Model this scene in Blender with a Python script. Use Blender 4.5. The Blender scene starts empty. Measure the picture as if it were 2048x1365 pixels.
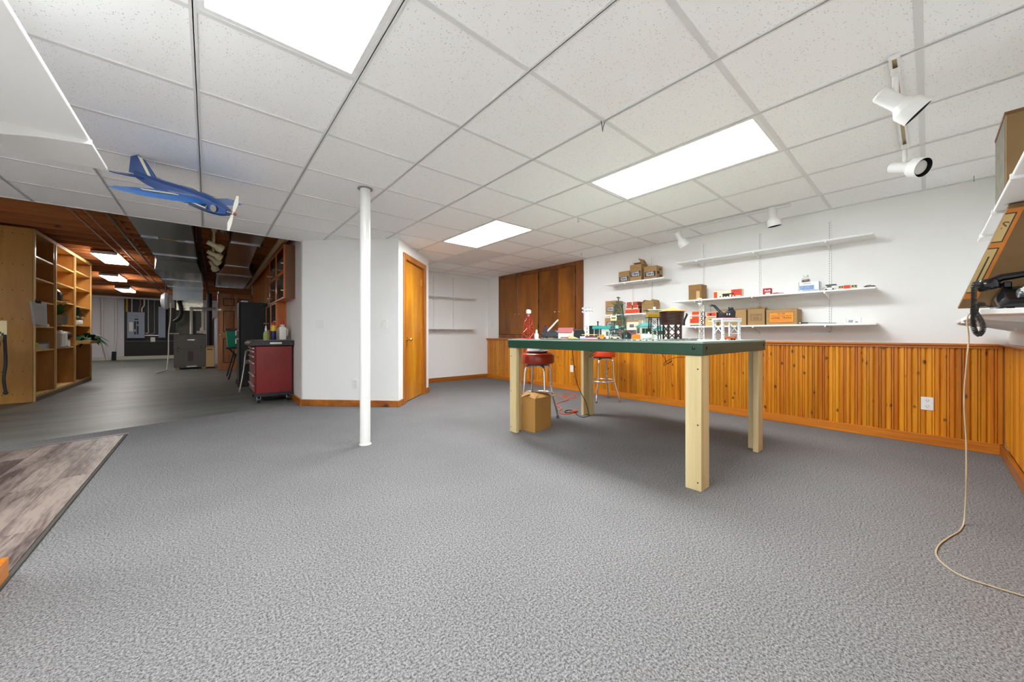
import bpy, bmesh, math, random
from mathutils import Matrix, Vector
random.seed(7)
C = bpy.context.scene.collection
SC = bpy.context.scene
R = math.radians

# ------------------------------------------------------------------ camera, world, exposure
CAM_H = 0.947          # lens height above the carpet
ZC = 2.214             # underside of the tile ceiling
cam = bpy.data.cameras.new('camera')
cam.sensor_width = 36.0
cam.lens = 711.14 / 2048 * 36.0
cam.shift_y = -11.9 / 2048
cam.clip_start = 0.02
cam.clip_end = 80
camo = bpy.data.objects.new('camera', cam)
C.objects.link(camo)
camo.location = (0, 0, CAM_H)
camo.rotation_euler = (R(90), 0, 0.8637 - R(90))
SC.camera = camo
w = bpy.data.worlds.new('world')
SC.world = w
w.use_nodes = True
w.node_tree.nodes['Background'].inputs[0].default_value = (0.9, 0.95, 1, 1)
w.node_tree.nodes['Background'].inputs[1].default_value = 0.02
SC.view_settings.view_transform = 'Standard'
SC.view_settings.look = 'None'
SC.view_settings.gamma = 1
SC.view_settings.use_curve_mapping = False
SC.view_settings.exposure = 1.70
TROFFER_W = 12.0        # radiance of the troffer diffusers
SHOP_W = 8.0          # radiance of the bare-joist fluorescents
try:
    SC.cycles.max_bounces = 16
    SC.cycles.diffuse_bounces = 12
    SC.cycles.sample_clamp_indirect = 8
except Exception:
    pass

# ------------------------------------------------------------------ mesh helpers
class MB:
    """collects shapes into one mesh"""
    def __init__(s):
        s.v = []; s.f = []
    def add(s, vs, fs):
        o = len(s.v); s.v += [tuple(p) for p in vs]; s.f += [tuple(i + o for i in f) for f in fs]; return s
    def box(s, x0, y0, z0, x1, y1, z1):
        if x0 > x1: x0, x1 = x1, x0
        if y0 > y1: y0, y1 = y1, y0
        if z0 > z1: z0, z1 = z1, z0
        return s.add([(x0,y0,z0),(x1,y0,z0),(x1,y1,z0),(x0,y1,z0),(x0,y0,z1),(x1,y0,z1),(x1,y1,z1),(x0,y1,z1)],
                     [(3,2,1,0),(4,5,6,7),(0,1,5,4),(1,2,6,5),(2,3,7,6),(3,0,4,7)])
    def cbox(s, c, d):
        return s.box(c[0]-d[0]/2,c[1]-d[1]/2,c[2]-d[2]/2,c[0]+d[0]/2,c[1]+d[1]/2,c[2]+d[2]/2)
    def _fr(s, d):
        d = Vector(d).normalized()
        a = Vector((0,0,1)) if abs(d.z) < .9 else Vector((0,1,0))
        x = a.cross(d).normalized(); y = d.cross(x)
        return d, x, y
    def cyl(s, p0, p1, r0, r1=None, n=14, caps=True):
        r1 = r0 if r1 is None else r1
        p0, p1 = Vector(p0), Vector(p1)
        d, x, y = s._fr(p1-p0)
        vs = []
        for p, r in ((p0,r0),(p1,r1)):
            for k in range(n):
                a = 2*math.pi*k/n; vs.append(p + x*r*math.cos(a) + y*r*math.sin(a))
        fs = [(k,(k+1)%n,n+(k+1)%n,n+k) for k in range(n)]
        if caps: fs += [tuple(range(n-1,-1,-1)), tuple(range(n,2*n))]
        return s.add(vs, fs)
    def bar(s, p0, p1, w, h=None, up=None):
        h = w if h is None else h
        p0, p1 = Vector(p0), Vector(p1)
        d = (p1-p0).normalized()
        a = Vector(up) if up else (Vector((0,0,1)) if abs(d.z) < .95 else Vector((0,1,0)))
        x = a.cross(d).normalized(); y = d.cross(x)
        vs = []
        for p in (p0,p1):
            for i,j in ((-1,-1),(1,-1),(1,1),(-1,1)): vs.append(p + x*i*w/2 + y*j*h/2)
        return s.add(vs, [(3,2,1,0),(4,5,6,7),(0,1,5,4),(1,2,6,5),(2,3,7,6),(3,0,4,7)])
    def tube(s, pts, r, n=8, closed=False):
        P = [Vector(p) for p in pts]; m = len(P); vs = []; rs = r if isinstance(r,(list,tuple)) else [r]*m
        x = None
        for i in range(m):
            a = P[(i-1) % m] if (closed or i > 0) else P[i]
            b = P[(i+1) % m] if (closed or i < m-1) else P[i]
            d = (b-a).normalized() if (b-a).length > 1e-9 else Vector((0,0,1))
            if x is None:
                _, x, y = s._fr(d)
            else:
                x = (x - d*x.dot(d))
                x = x.normalized() if x.length > 1e-6 else s._fr(d)[1]
            y = d.cross(x)
            for k in range(n):
                t = 2*math.pi*k/n; vs.append(P[i] + x*rs[i]*math.cos(t) + y*rs[i]*math.sin(t))
        fs = []
        for i in range(m if closed else m-1):
            j = (i+1) % m
            fs += [(i*n+k, i*n+(k+1)%n, j*n+(k+1)%n, j*n+k) for k in range(n)]
        if not closed: fs += [tuple(range(n-1,-1,-1)), tuple((m-1)*n+k for k in range(n))]
        return s.add(vs, fs)
    def lathe(s, prof, c=(0,0,0), n=24, mat=None, caps=True):
        vs = []; m = len(prof)
        for r, z in prof:
            for k in range(n):
                a = 2*math.pi*k/n
                p = Vector((r*math.cos(a), r*math.sin(a), z))
                if mat is not None: p = mat @ p
                vs.append(p + Vector(c))
        fs = []
        for i in range(m-1):
            fs += [(i*n+k, i*n+(k+1)%n, (i+1)*n+(k+1)%n, (i+1)*n+k) for k in range(n)]
        if caps and prof[0][0] > 1e-5: fs.append(tuple(range(n-1,-1,-1)))
        if caps and prof[-1][0] > 1e-5: fs.append(tuple((m-1)*n+k for k in range(n)))
        return s.add(vs, fs)
    def prism(s, poly, a0, a1, axis=2):
        """polygon extruded along an axis; poly gives the two other coordinates in order"""
        def pt(p, a):
            if axis == 2: return (p[0], p[1], a)
            if axis == 1: return (p[0], a, p[1])
            return (a, p[0], p[1])
        n = len(poly)
        vs = [pt(p,a0) for p in poly] + [pt(p,a1) for p in poly]
        fs = [(k,(k+1)%n,n+(k+1)%n,n+k) for k in range(n)] + [tuple(range(n-1,-1,-1)), tuple(range(n,2*n))]
        return s.add(vs, fs)
    def quad(s, a, b, c, d):
        return s.add([a,b,c,d], [(0,1,2,3)])
    def ball(s, c, r, n=12, m=8, sc=(1,1,1)):
        prof = [(max(r*math.sin(math.pi*i/m),1e-6 if i in (0,m) else 0), -r*math.cos(math.pi*i/m)) for i in range(m+1)]
        o = len(s.v); s.lathe(prof, (0,0,0), n)
        for i in range(o, len(s.v)):
            p = s.v[i]; s.v[i] = (p[0]*sc[0]+c[0], p[1]*sc[1]+c[1], p[2]*sc[2]+c[2])
        return s
    def xf(s, M, start=0):
        for i in range(start, len(s.v)): s.v[i] = tuple(M @ Vector(s.v[i]))
        return s
    def mesh(s, name, bevel=0, seg=1, smooth=None):
        me = bpy.data.meshes.new(name)
        me.from_pydata(s.v, [], s.f)
        bm = bmesh.new(); bm.from_mesh(me)
        bmesh.ops.remove_doubles(bm, verts=bm.verts, dist=1e-6)
        bmesh.ops.recalc_face_normals(bm, faces=bm.faces)
        if bevel:
            ed = [e for e in bm.edges if len(e.link_faces) == 2 and e.calc_face_angle(0) > .6]
            bmesh.ops.bevel(bm, geom=ed, offset=bevel, segments=seg, affect='EDGES', profile=.6, clamp_overlap=True)
        bm.to_mesh(me); bm.free()
        if smooth:
            me.polygons.foreach_set('use_smooth', [True]*len(me.polygons))
            try: me.set_sharp_from_angle(angle=R(smooth))
            except Exception: pass
        me.update()
        return me
    def obj(s, name, mat, parent=None, bevel=0, seg=1, smooth=None):
        return put(name, s.mesh(name, bevel, seg, smooth), mat, parent)

def put(name, me, mat, parent=None):
    o = bpy.data.objects.new(name, me); C.objects.link(o)
    if mat is not None:
        if not me.materials: me.materials.append(mat)
    if parent is not None: o.parent = parent
    return o
def thing(name, label, cat, loc=(0,0,0), rz=0.0, group=None, rot=None):
    o = bpy.data.objects.new(name, None); C.objects.link(o)
    o.empty_display_size = .05
    o.location = loc; o.rotation_euler = rot if rot else (0,0,rz)
    o['label'] = label; o['category'] = cat
    if group: o['group'] = group
    return o
def tag(o, label, cat, group=None, kind=None):
    o['label'] = label; o['category'] = cat
    if group: o['group'] = group
    if kind: o['kind'] = kind
    return o
def struct(o, label=None):
    o['kind'] = 'structure'
    if label: o['label'] = label
    return o
def copy_tree(o, parent=None, loc=None, rz=None, label=None):
    c = o.copy(); C.objects.link(c)
    if parent is not None: c.parent = parent
    if loc is not None: c.location = loc
    if rz is not None: c.rotation_euler = (0,0,rz)
    if label: c['label'] = label
    for ch in [x for x in o.children]: copy_tree(ch, c)
    return c
_tc = {}
def text_mesh(txt, size, bold=0.0, depth=0.0004, align='CENTER'):
    k = (txt, size, bold, align)
    if k in _tc: return _tc[k]
    cu = bpy.data.curves.new('lettering', 'FONT')
    cu.body = txt; cu.size = size; cu.align_x = align; cu.align_y = 'CENTER'; cu.extrude = depth; cu.offset = bold
    cu.resolution_u = 2
    o = bpy.data.objects.new('lettering', cu); C.objects.link(o)
    dg = bpy.context.evaluated_depsgraph_get()
    me = bpy.data.meshes.new_from_object(o.evaluated_get(dg))
    me.name = 'lettering'
    bpy.data.objects.remove(o); bpy.data.curves.remove(cu)
    _tc[k] = me
    return me
def letter(txt, size, mat, parent, loc, rot, bold=0.0, sx=1.0, name='lettering'):
    me = text_mesh(txt, size, bold).copy()
    me.materials.clear()
    o = put(name, me, mat, parent)
    o.location = loc; o.rotation_euler = rot; o.scale = (sx,1,1)
    return o
FACE_MX = (R(90), 0, R(-90))     # text that reads from the room on a face that looks towards -x
FACE_MY = (R(90), 0, 0)          # text on a face that looks towards -y

# ------------------------------------------------------------------ materials
def srgb(r, g, b):
    f = lambda c: (c/255/12.92 if c/255 <= .04045 else ((c/255+.055)/1.055)**2.4)
    return (f(r), f(g), f(b))
def _new(name):
    m = bpy.data.materials.new(name); m.use_nodes = True
    nt = m.node_tree; b = nt.nodes['Principled BSDF']
    return m, nt, b
def N(nt, t, **kw):
    n = nt.nodes.new(t)
    for k, v in kw.items():
        if k in n.inputs: n.inputs[k].default_value = v
        else: setattr(n, k, v)
    return n
_mc = {}
def mat(name, col, rough=.55, metal=0.0, var=0.0, vs=14.0, bump=0.0, bs=120.0, spec=.5, coat=0.0, trans=0.0, alpha=1.0, rnd=0.0):
    if name in _mc: return _mc[name]
    m, nt, b = _new(name); L = nt.links
    c = (*col, 1)
    b.inputs['Base Color'].default_value = c
    b.inputs['Roughness'].default_value = rough
    b.inputs['Metallic'].default_value = metal
    b.inputs['Specular IOR Level'].default_value = spec
    b.inputs['Coat Weight'].default_value = coat
    b.inputs['Transmission Weight'].default_value = trans
    b.inputs['Alpha'].default_value = alpha
    tc = N(nt, 'ShaderNodeTexCoord')
    if var or rnd:
        no = N(nt, 'ShaderNodeTexNoise', Scale=vs, Detail=4.0)
        L.new(tc.outputs['Object'], no.inputs['Vector'])
        mx = N(nt, 'ShaderNodeMix', data_type='RGBA')
        mx.inputs[6].default_value = (*[max(0, x*(1-var)) for x in col], 1)
        mx.inputs[7].default_value = (*[min(1, x*(1+var)) for x in col], 1)
        L.new(no.outputs['Fac'], mx.inputs[0])
        out = mx.outputs[2]
        if rnd:
            oi = N(nt, 'ShaderNodeObjectInfo')
            mr = N(nt, 'ShaderNodeMapRange'); mr.inputs[3].default_value = 1-rnd; mr.inputs[4].default_value = 1+rnd
            hs = N(nt, 'ShaderNodeHueSaturation')
            L.new(oi.outputs['Random'], mr.inputs[0]); L.new(mr.outputs[0], hs.inputs['Value']); L.new(out, hs.inputs['Color'])
            out = hs.outputs[0]
        L.new(out, b.inputs['Base Color'])
    if bump:
        nb = N(nt, 'ShaderNodeTexNoise', Scale=bs, Detail=3.0)
        L.new(tc.outputs['Object'], nb.inputs['Vector'])
        bp = N(nt, 'ShaderNodeBump', Strength=bump, Distance=.004)
        L.new(nb.outputs['Fac'], bp.inputs['Height']); L.new(bp.outputs[0], b.inputs['Normal'])
    _mc[name] = m
    return m
def wood(name, dark, light, axis=2, grain=9.0, stretch=14.0, rough=.4, knots=0.0, rnd=.12, knot_col=None, ks=5.0, fine=.25, coat=.15):
    if name in _mc: return _mc[name]
    m, nt, b = _new(name); L = nt.links
    tc = N(nt, 'ShaderNodeTexCoord'); oi = N(nt, 'ShaderNodeObjectInfo')
    ad = N(nt, 'ShaderNodeVectorMath', operation='MULTIPLY_ADD')
    cv = N(nt, 'ShaderNodeCombineXYZ')
    for k in range(3): L.new(oi.outputs['Random'], cv.inputs[k])
    ad.inputs[1].default_value = (37.0, 19.0, 53.0)
    L.new(cv.outputs[0], ad.inputs[0]); L.new(tc.outputs['Object'], ad.inputs[2])
    mp = N(nt, 'ShaderNodeMapping')
    sc = [1.0, 1.0, 1.0]; sc[axis] = 1.0/stretch
    mp.inputs['Scale'].default_value = sc
    L.new(ad.outputs[0], mp.inputs['Vector'])
    n1 = N(nt, 'ShaderNodeTexNoise', Scale=grain, Detail=5.0, Roughness=.6, Distortion=.6)
    L.new(mp.outputs[0], n1.inputs['Vector'])
    n2 = N(nt, 'ShaderNodeTexNoise', Scale=grain*14, Detail=3.0)
    L.new(mp.outputs[0], n2.inputs['Vector'])
    ma = N(nt, 'ShaderNodeMath', operation='MULTIPLY_ADD'); ma.inputs[1].default_value = fine
    L.new(n2.outputs['Fac'], ma.inputs[0]); L.new(n1.outputs['Fac'], ma.inputs[2])
    cr = N(nt, 'ShaderNodeValToRGB')
    cr.color_ramp.elements[0].position = .36 + fine*.5; cr.color_ramp.elements[0].color = (*dark, 1)
    cr.color_ramp.elements[1].position = .64 + fine*.5; cr.color_ramp.elements[1].color = (*light, 1)
    L.new(ma.outputs[0], cr.inputs[0])
    out = cr.outputs[0]
    if knots:
        mk = N(nt, 'ShaderNodeMapping'); s2 = [1.0,1.0,1.0]; s2[axis] = .62; mk.inputs['Scale'].default_value = s2
        L.new(ad.outputs[0], mk.inputs['Vector'])
        nd = N(nt, 'ShaderNodeTexNoise', Scale=30.0)
        L.new(mk.outputs[0], nd.inputs['Vector'])
        mv = N(nt, 'ShaderNodeMix', data_type='VECTOR'); mv.inputs[0].default_value = .02
        L.new(mk.outputs[0], mv.inputs[4]); L.new(nd.outputs['Color'], mv.inputs[5])
        vo = N(nt, 'ShaderNodeTexVoronoi', Scale=ks)
        L.new(mv.outputs[1], vo.inputs['Vector'])
        kr = N(nt, 'ShaderNodeMapRange'); kr.inputs[1].default_value = knots*.45; kr.inputs[2].default_value = knots
        kr.inputs[3].default_value = .9; kr.inputs[4].default_value = 0
        L.new(vo.outputs['Distance'], kr.inputs[0])
        mx = N(nt, 'ShaderNodeMix', data_type='RGBA')
        kc = knot_col or tuple(x*.25 for x in dark)
        mx.inputs[7].default_value = (*kc, 1)
        L.new(kr.outputs[0], mx.inputs[0]); L.new(out, mx.inputs[6])
        out = mx.outputs[2]
    if rnd:
        mr = N(nt, 'ShaderNodeMapRange'); mr.inputs[3].default_value = 1-rnd; mr.inputs[4].default_value = 1+rnd
        hs = N(nt, 'ShaderNodeHueSaturation')
        L.new(oi.outputs['Random'], mr.inputs[0]); L.new(mr.outputs[0], hs.inputs['Value']); L.new(out, hs.inputs['Color'])
        out = hs.outputs[0]
    L.new(out, b.inputs['Base Color'])
    b.inputs['Roughness'].default_value = rough
    b.inputs['Coat Weight'].default_value = coat
    bp = N(nt, 'ShaderNodeBump', Strength=.12, Distance=.002)
    L.new(n2.outputs['Fac'], bp.inputs['Height']); L.new(bp.outputs[0], b.inputs['Normal'])
    _mc[name] = m
    return m
def emitter(name, col, power):
    m, nt, b = _new(name)
    nt.nodes.remove(b)
    e = N(nt, 'ShaderNodeEmission', Strength=power); e.inputs['Color'].default_value = (*col, 1)
    nt.links.new(e.outputs[0], nt.nodes['Material Output'].inputs[0])
    return m

WHITE = mat('white_enamel', (.80,.80,.79), .35)
WHITE_DULL = mat('white_paint_dull', (.78,.775,.755), .6, var=.03)
WALL = mat('wall_paint', (.84,.84,.82), .75, var=.025, vs=3, bump=.05, bs=260)
WALL_GREY = mat('closet_paint', (.83,.83,.825), .75, var=.025, vs=3, bump=.05, bs=260)
BLACK = mat('black_plastic', (.012,.012,.014), .35)
BLACK_M = mat('black_matt', (.014,.014,.015), .6)
DARK = mat('dark_void', (.02,.02,.02), .8)
CHROME = mat('chrome', (.78,.78,.8), .08, 1.0)
BRASS = mat('brass', (.85,.58,.16), .2, 1.0)
STEEL = mat('galvanised_steel', (.27,.28,.29), .22, 1.0, var=.3, vs=5)
ALU = mat('aluminium', (.62,.62,.62), .3, 1.0)
GREYP = mat('grey_panel_paint', srgb(140,152,172), .45)
PVC = mat('pvc_white', (.70,.68,.62), .4)
NAVY = mat('navy_print', srgb(38,40,72), .6)
INK = mat('dark_ink', srgb(70,50,35), .7)
INKRED = mat('red_ink', srgb(190,90,50), .7)
PAPERW = mat('white_print', (.75,.73,.68), .6)
CARD = mat('cardboard', srgb(160,128,82), .75, var=.12, vs=9, rnd=.06)
CARD_D = mat('cardboard_dark', srgb(142,108,64), .8, var=.14, vs=7, rnd=.05)
PINE = wood('knotty_pine', srgb(174,94,6), srgb(214,142,20), 2, 6, 16, .38, knots=.16, rnd=.15, knot_col=srgb(60,22,4), ks=11.0)
PINE_H = wood('knotty_pine_trim', srgb(164,86,10), srgb(208,126,26), 1, 9, 16, .38, knots=.10, rnd=.06, knot_col=srgb(84,36,10), ks=2.2)
PINE_X = wood('pine_trim_cross', srgb(140,76,14), srgb(180,106,28), 0, 9, 16, .4, knots=.09, rnd=.06, knot_col=srgb(84,36,10), ks=2.2)
DOORW = wood('birch_door', srgb(178,106,8), srgb(214,148,24), 2, 3.5, 7, .35, rnd=.05, fine=.15)
DOORT = wood('door_casing', srgb(150,86,22), srgb(186,116,40), 2, 9, 16, .38, rnd=.08)
CABW = wood('cabinet_wood', srgb(104,56,6), srgb(152,90,12), 2, 3.2, 5, .35, rnd=.10, fine=.12)
CABF = wood('cabinet_frame_wood', srgb(96,52,14), srgb(142,82,28), 2, 8, 12, .4, rnd=.05)
LUMBER = wood('pale_lumber', srgb(202,180,128), srgb(226,208,160), 2, 6, 18, .55, rnd=.06, fine=.12, coat=0)
# ------------------------------------------------------------------ the setting
XW, YB, YN = 4.77, 6.42, -0.41       # shelf wall, back wall, near wall
XL = -3.7                            # far left wall
YT = 5.51                            # edge of the tile ceiling over the workshop
XP = 0.955                           # workshop partition face
YF = 20.0                            # far concrete wall
GX, GY, G = 1.173, 1.243, .6096      # tile grid

def carpet_mat():
    m, nt, b = _new('carpet_grey'); L = nt.links
    tc = N(nt, 'ShaderNodeTexCoord')
    n1 = N(nt, 'ShaderNodeTexNoise', Scale=135.0, Detail=4.0, Roughness=.85)
    n2 = N(nt, 'ShaderNodeTexNoise', Scale=1.6, Detail=3.0)
    for n in (n1, n2): L.new(tc.outputs['Object'], n.inputs['Vector'])
    cr = N(nt, 'ShaderNodeValToRGB'); e = cr.color_ramp.elements
    e[0].position = .40; e[0].color = (*srgb(68,67,67), 1)
    e[1].position = .60; e[1].color = (*srgb(146,144,143), 1)
    L.new(n1.outputs['Fac'], cr.inputs[0])
    hs = N(nt, 'ShaderNodeHueSaturation')
    mr = N(nt, 'ShaderNodeMapRange'); mr.inputs[1].default_value = .3; mr.inputs[2].default_value = .7
    mr.inputs[3].default_value = .93; mr.inputs[4].default_value = 1.05
    L.new(n2.outputs['Fac'], mr.inputs[0]); L.new(mr.outputs[0], hs.inputs['Value']); L.new(cr.outputs[0], hs.inputs['Color'])
    L.new(hs.outputs[0], b.inputs['Base Color'])
    b.inputs['Roughness'].default_value = .95; b.inputs['Specular IOR Level'].default_value = .1
    bp = N(nt, 'ShaderNodeBump', Strength=.15, Distance=.004)
    L.new(n1.outputs['Fac'], bp.inputs['Height']); L.new(bp.outputs[0], b.inputs['Normal'])
    return m
def concrete_mat():
    m, nt, b = _new('concrete_floor'); L = nt.links
    tc = N(nt, 'ShaderNodeTexCoord')
    mp = N(nt, 'ShaderNodeMapping'); mp.inputs['Scale'].default_value = (.5, 2.2, 1)
    L.new(tc.outputs['Object'], mp.inputs['Vector'])
    n1 = N(nt, 'ShaderNodeTexNoise', Scale=1.6, Detail=6.0, Roughness=.6)
    L.new(mp.outputs[0], n1.inputs['Vector'])
    cr = N(nt, 'ShaderNodeValToRGB'); e = cr.color_ramp.elements
    e[0].position = .3; e[0].color = (*srgb(88,90,87), 1)
    e[1].position = .7; e[1].color = (*srgb(122,125,121), 1)
    L.new(n1.outputs['Fac'], cr.inputs[0]); L.new(cr.outputs[0], b.inputs['Base Color'])
    b.inputs['Roughness'].default_value = .42
    return m
def tile_mat():
    m, nt, b = _new('ceiling_tile_fissured'); L = nt.links
    tc = N(nt, 'ShaderNodeTexCoord'); oi = N(nt, 'ShaderNodeObjectInfo')
    cv = N(nt, 'ShaderNodeCombineXYZ')
    L.new(oi.outputs['Random'], cv.inputs[0]); L.new(oi.outputs['Random'], cv.inputs[1])
    ad = N(nt, 'ShaderNodeVectorMath', operation='MULTIPLY_ADD'); ad.inputs[1].default_value = (31, 17, 0)
    L.new(cv.outputs[0], ad.inputs[0]); L.new(tc.outputs['Object'], ad.inputs[2])
    nd = N(nt, 'ShaderNodeTexNoise', Scale=45.0)
    L.new(ad.outputs[0], nd.inputs['Vector'])
    mv = N(nt, 'ShaderNodeMix', data_type='VECTOR'); mv.inputs[0].default_value = .008
    L.new(ad.outputs[0], mv.inputs[4]); L.new(nd.outputs['Color'], mv.inputs[5])
    vo = N(nt, 'ShaderNodeTexVoronoi', Scale=104.0); vo.inputs['Randomness'].default_value = 1
    L.new(mv.outputs[1], vo.inputs['Vector'])
    sep = N(nt, 'ShaderNodeSeparateColor'); L.new(vo.outputs['Color'], sep.inputs[0])
    th = N(nt, 'ShaderNodeMapRange'); th.inputs[1].default_value = .14; th.inputs[2].default_value = 1
    th.inputs[3].default_value = 0; th.inputs[4].default_value = .27
    L.new(sep.outputs[0], th.inputs[0])
    lt = N(nt, 'ShaderNodeMath', operation='LESS_THAN')
    L.new(vo.outputs['Distance'], lt.inputs[0]); L.new(th.outputs[0], lt.inputs[1])
    fa = N(nt, 'ShaderNodeMath', operation='MULTIPLY'); fa.inputs[1].default_value = .62
    L.new(lt.outputs[0], fa.inputs[0])
    mx = N(nt, 'ShaderNodeMix', data_type='RGBA')
    mx.inputs[6].default_value = (.96,.96,.955,1); mx.inputs[7].default_value = (.28,.27,.26,1)
    L.new(fa.outputs[0], mx.inputs[0]); L.new(mx.outputs[2], b.inputs['Base Color'])
    b.inputs['Roughness'].default_value = .9; b.inputs['Specular IOR Level'].default_value = .2
    bp = N(nt, 'ShaderNodeBump', Strength=.25, Distance=.003)
    inv = N(nt, 'ShaderNodeMath', operation='SUBTRACT'); inv.inputs[0].default_value = 1
    L.new(lt.outputs[0], inv.inputs[1]); L.new(inv.outputs[0], bp.inputs['Height']); L.new(bp.outputs[0], b.inputs['Normal'])
    return m
CARPET = carpet_mat(); CONC = concrete_mat(); TILE = tile_mat()
JOIST = wood('joist_lumber', srgb(158,92,46), srgb(192,120,64), 0, 5, 20, .7, knots=.06, rnd=.25, ks=2.0, coat=0)
SUBF = wood('subfloor_ply', srgb(120,70,34), srgb(160,98,54), 0, 3, 8, .8, rnd=0, coat=0)
VINYL = wood('vinyl_plank', srgb(66,52,49), srgb(146,131,122), 1, 6, 9, .45, rnd=.06, fine=.5, coat=0)
BLOCKW = mat('far_wall_paint', srgb(218,217,222), .8, var=.05, vs=2)

# floors: carpet (room), concrete (workshop), vinyl planks (left)
CE = 5.42
f = MB().prism([(-.582,YN),(XW,YN),(XW,YB),(XP,YB),(XP,5.68),(-.36,CE-.03),(-1.36,5.12),(XL,4.66),(XL,4.52),(-1.3,4.90),(-.582,4.985)], -.02, 0).obj('floor', CARPET)
struct(f, 'grey speckled carpet of the finished basement room')
f2 = MB().box(XL,2.3,-.05,2.0,YF,-.004).obj('floor_concrete', CONC); struct(f2, 'smooth grey concrete floor of the workshop')
fv = MB().prism([(XL,2.2),(-.60,2.2),(-.60,4.95),(XL,4.50)], -.004, .001).obj('floor_vinyl', mat('vinyl_underlay', srgb(70,60,56), .8)); struct(fv, 'grey brown wood look vinyl plank floor')
pw, gap = .152, .0016
x = -.602; k = 0
while x > -2.6:
    yend = 4.95 + (x + .6)*.145
    y = yend - (0.35 + .3*((k*37) % 5)/5); y1 = yend
    while y1 > 2.25:
        y0 = max(y, 2.2)
        MB().box(x-pw+gap, y0+gap/2, .001, x, y1-gap/2-(.025 if y1 == yend else 0), .006).obj('plank', VINYL, fv)
        y1 = y0; y = y0 - .9
    x -= pw; k += 1
struct(MB().bar((-.591,2.2,.003),(-.591,4.96,.003),.014,.008).obj('trim_6', mat('dark_floor_edge', srgb(70,66,60), .7)), 'dark edge strip between carpet and vinyl floor')
struct(MB().bar((-.58,4.975,.004),(XL,4.52,.004),.016,.008).obj('trim_7', mat('floor_strip', srgb(150,144,146), .4, .6)), 'thin metal strip at the end of the vinyl floor')

# room walls
def wall_box(name, x0,y0,x1,y1, m, z1=ZC, label=None, z0=0):
    return struct(MB().box(x0,y0,z0,x1,y1,z1).obj(name, m), label)
wall_box('wall_right', XW, YN-.1, XW+.1, YB+.1, WALL, ZC+.5, 'white painted wall carrying the long shelves')
wall_box('wall_back', 2.8, YB, XW, YB+.1, WALL, ZC+.5, 'white end wall of the alcove beside the closet')
wall_box('wall_near', -.76, YN-.1, XW, YN, WALL, ZC+.5, 'white wall at the right edge with phone shelf')
wall_box('wall_left', -.76, YN, -.655, 2.30, WALL, ZC+.5, 'white wall stub at the left edge')
wall_box('wall_stair', XL, 2.1, -.76, 2.2, WALL, ZC+.6, 'white wall beside the vinyl floor')
wall_box('wall_workshop_left', XL-.1, 2.1, XL, YF, BLOCKW, 2.75, 'pale workshop wall far left')
wall_box('wall_far', XL, YF, 2.0, YF+.1, BLOCKW, 2.75, 'pale painted concrete wall at the far end')
wall_box('wall_partition', XP, 5.47, XP+.1, 12.6, mat('partition_paint', (.74,.70,.66), .75), 2.75, 'white partition wall beside the red tool chest')
wall_box('wall_partition_end', XP, 12.6, 2.0, 12.7, WALL, 2.75)
wall_box('wall_workshop_right', 1.9, 12.7, 2.0, YF, BLOCKW, 2.75)

# closet turned 45 degrees: two faces and a return
S2 = math.sqrt(.5)
A, Bc, D = Vector((.965,5.455,0)), Vector((1.90,4.52,0)), Vector((2.795,5.415,0))
def skew_wall(name, p, q, th, z0, z1, m, s0, s1, label=None, parent=None, out=0.0, bev=0):
    d = (q-p).normalized(); n = Vector((d.y,-d.x,0))       # n points to the room side
    a = p + d*s0 + n*out; b = p + d*s1 + n*out
    vs = [a, b, b-n*th, a-n*th]
    o = MB().prism([(v.x,v.y) for v in vs], z0, z1).obj(name, m, parent, bevel=bev)
    return o
L1 = (Bc-A).length; L2 = (D-Bc).length
struct(skew_wall('wall_closet_front', A, Bc, .1, 0, ZC+.3, WALL, 0, L1), 'light grey closet wall behind the white post')
wc = struct(skew_wall('wall_closet_door', Bc, D, .1, 0, ZC+.3, WALL, .1, .20), 'white closet wall around the wooden door')
skew_wall('wall_panel', Bc, D, .1, 0, ZC+.3, WALL, 1.03, L2, parent=wc)
skew_wall('wall_panel', Bc, D, .1, 2.03, ZC+.3, WALL, .20, 1.03, parent=wc)
struct(MB().box(2.70,5.415,0,2.795,YB,ZC+.3).obj('wall_closet_side', WALL))
# closet door with casing, knob and hinges
dr = bpy.data.objects.new('door_1', None); C.objects.link(dr); struct(dr, 'honey coloured flush wooden closet door with brass knob')
skew_wall('door_leaf', Bc, D, .036, .012, 1.995, DOORW, .262, .985, parent=dr, out=-.022)
skew_wall('jamb', Bc, D, .1, 0, 2.03, DOORT, .235, .262, parent=dr, out=.002)
skew_wall('jamb', Bc, D, .1, 0, 2.03, DOORT, .985, 1.012, parent=dr, out=.002)
skew_wall('jamb', Bc, D, .1, 1.998, 2.03, DOORT, .235, 1.012, parent=dr, out=.002)
skew_wall('casing', Bc, D, .018, 0, 2.075, DOORT, .150, .236, parent=dr, out=.018, bev=.004)
skew_wall('casing', Bc, D, .018, 0, 2.075, DOORT, 1.012, 1.10, parent=dr, out=.018, bev=.004)
skew_wall('casing', Bc, D, .018, 1.996, 2.075, DOORT, .236, 1.012, parent=dr, out=.018, bev=.004)
d2 = (D-Bc).normalized(); n2 = Vector((d2.y,-d2.x,0))
for z in (.16, 1.03, 1.72):
    skew_wall('hinge', Bc, D, .012, z, z+.10, BRASS, .965, 1.0, parent=dr, out=-.012)
kp = Bc + d2*.335 - n2*.022
kb = MB()
kb.cyl(kp+Vector((0,0,.885)), kp+n2*.012+Vector((0,0,.885)), .03, n=18)
kb.cyl(kp+n2*.012+Vector((0,0,.885)), kp+n2*.045+Vector((0,0,.885)), .011)
kb.ball(tuple(kp+n2*.062+Vector((0,0,.885))), .028)
kb.obj('door_knob', BRASS, dr, smooth=40)

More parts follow.
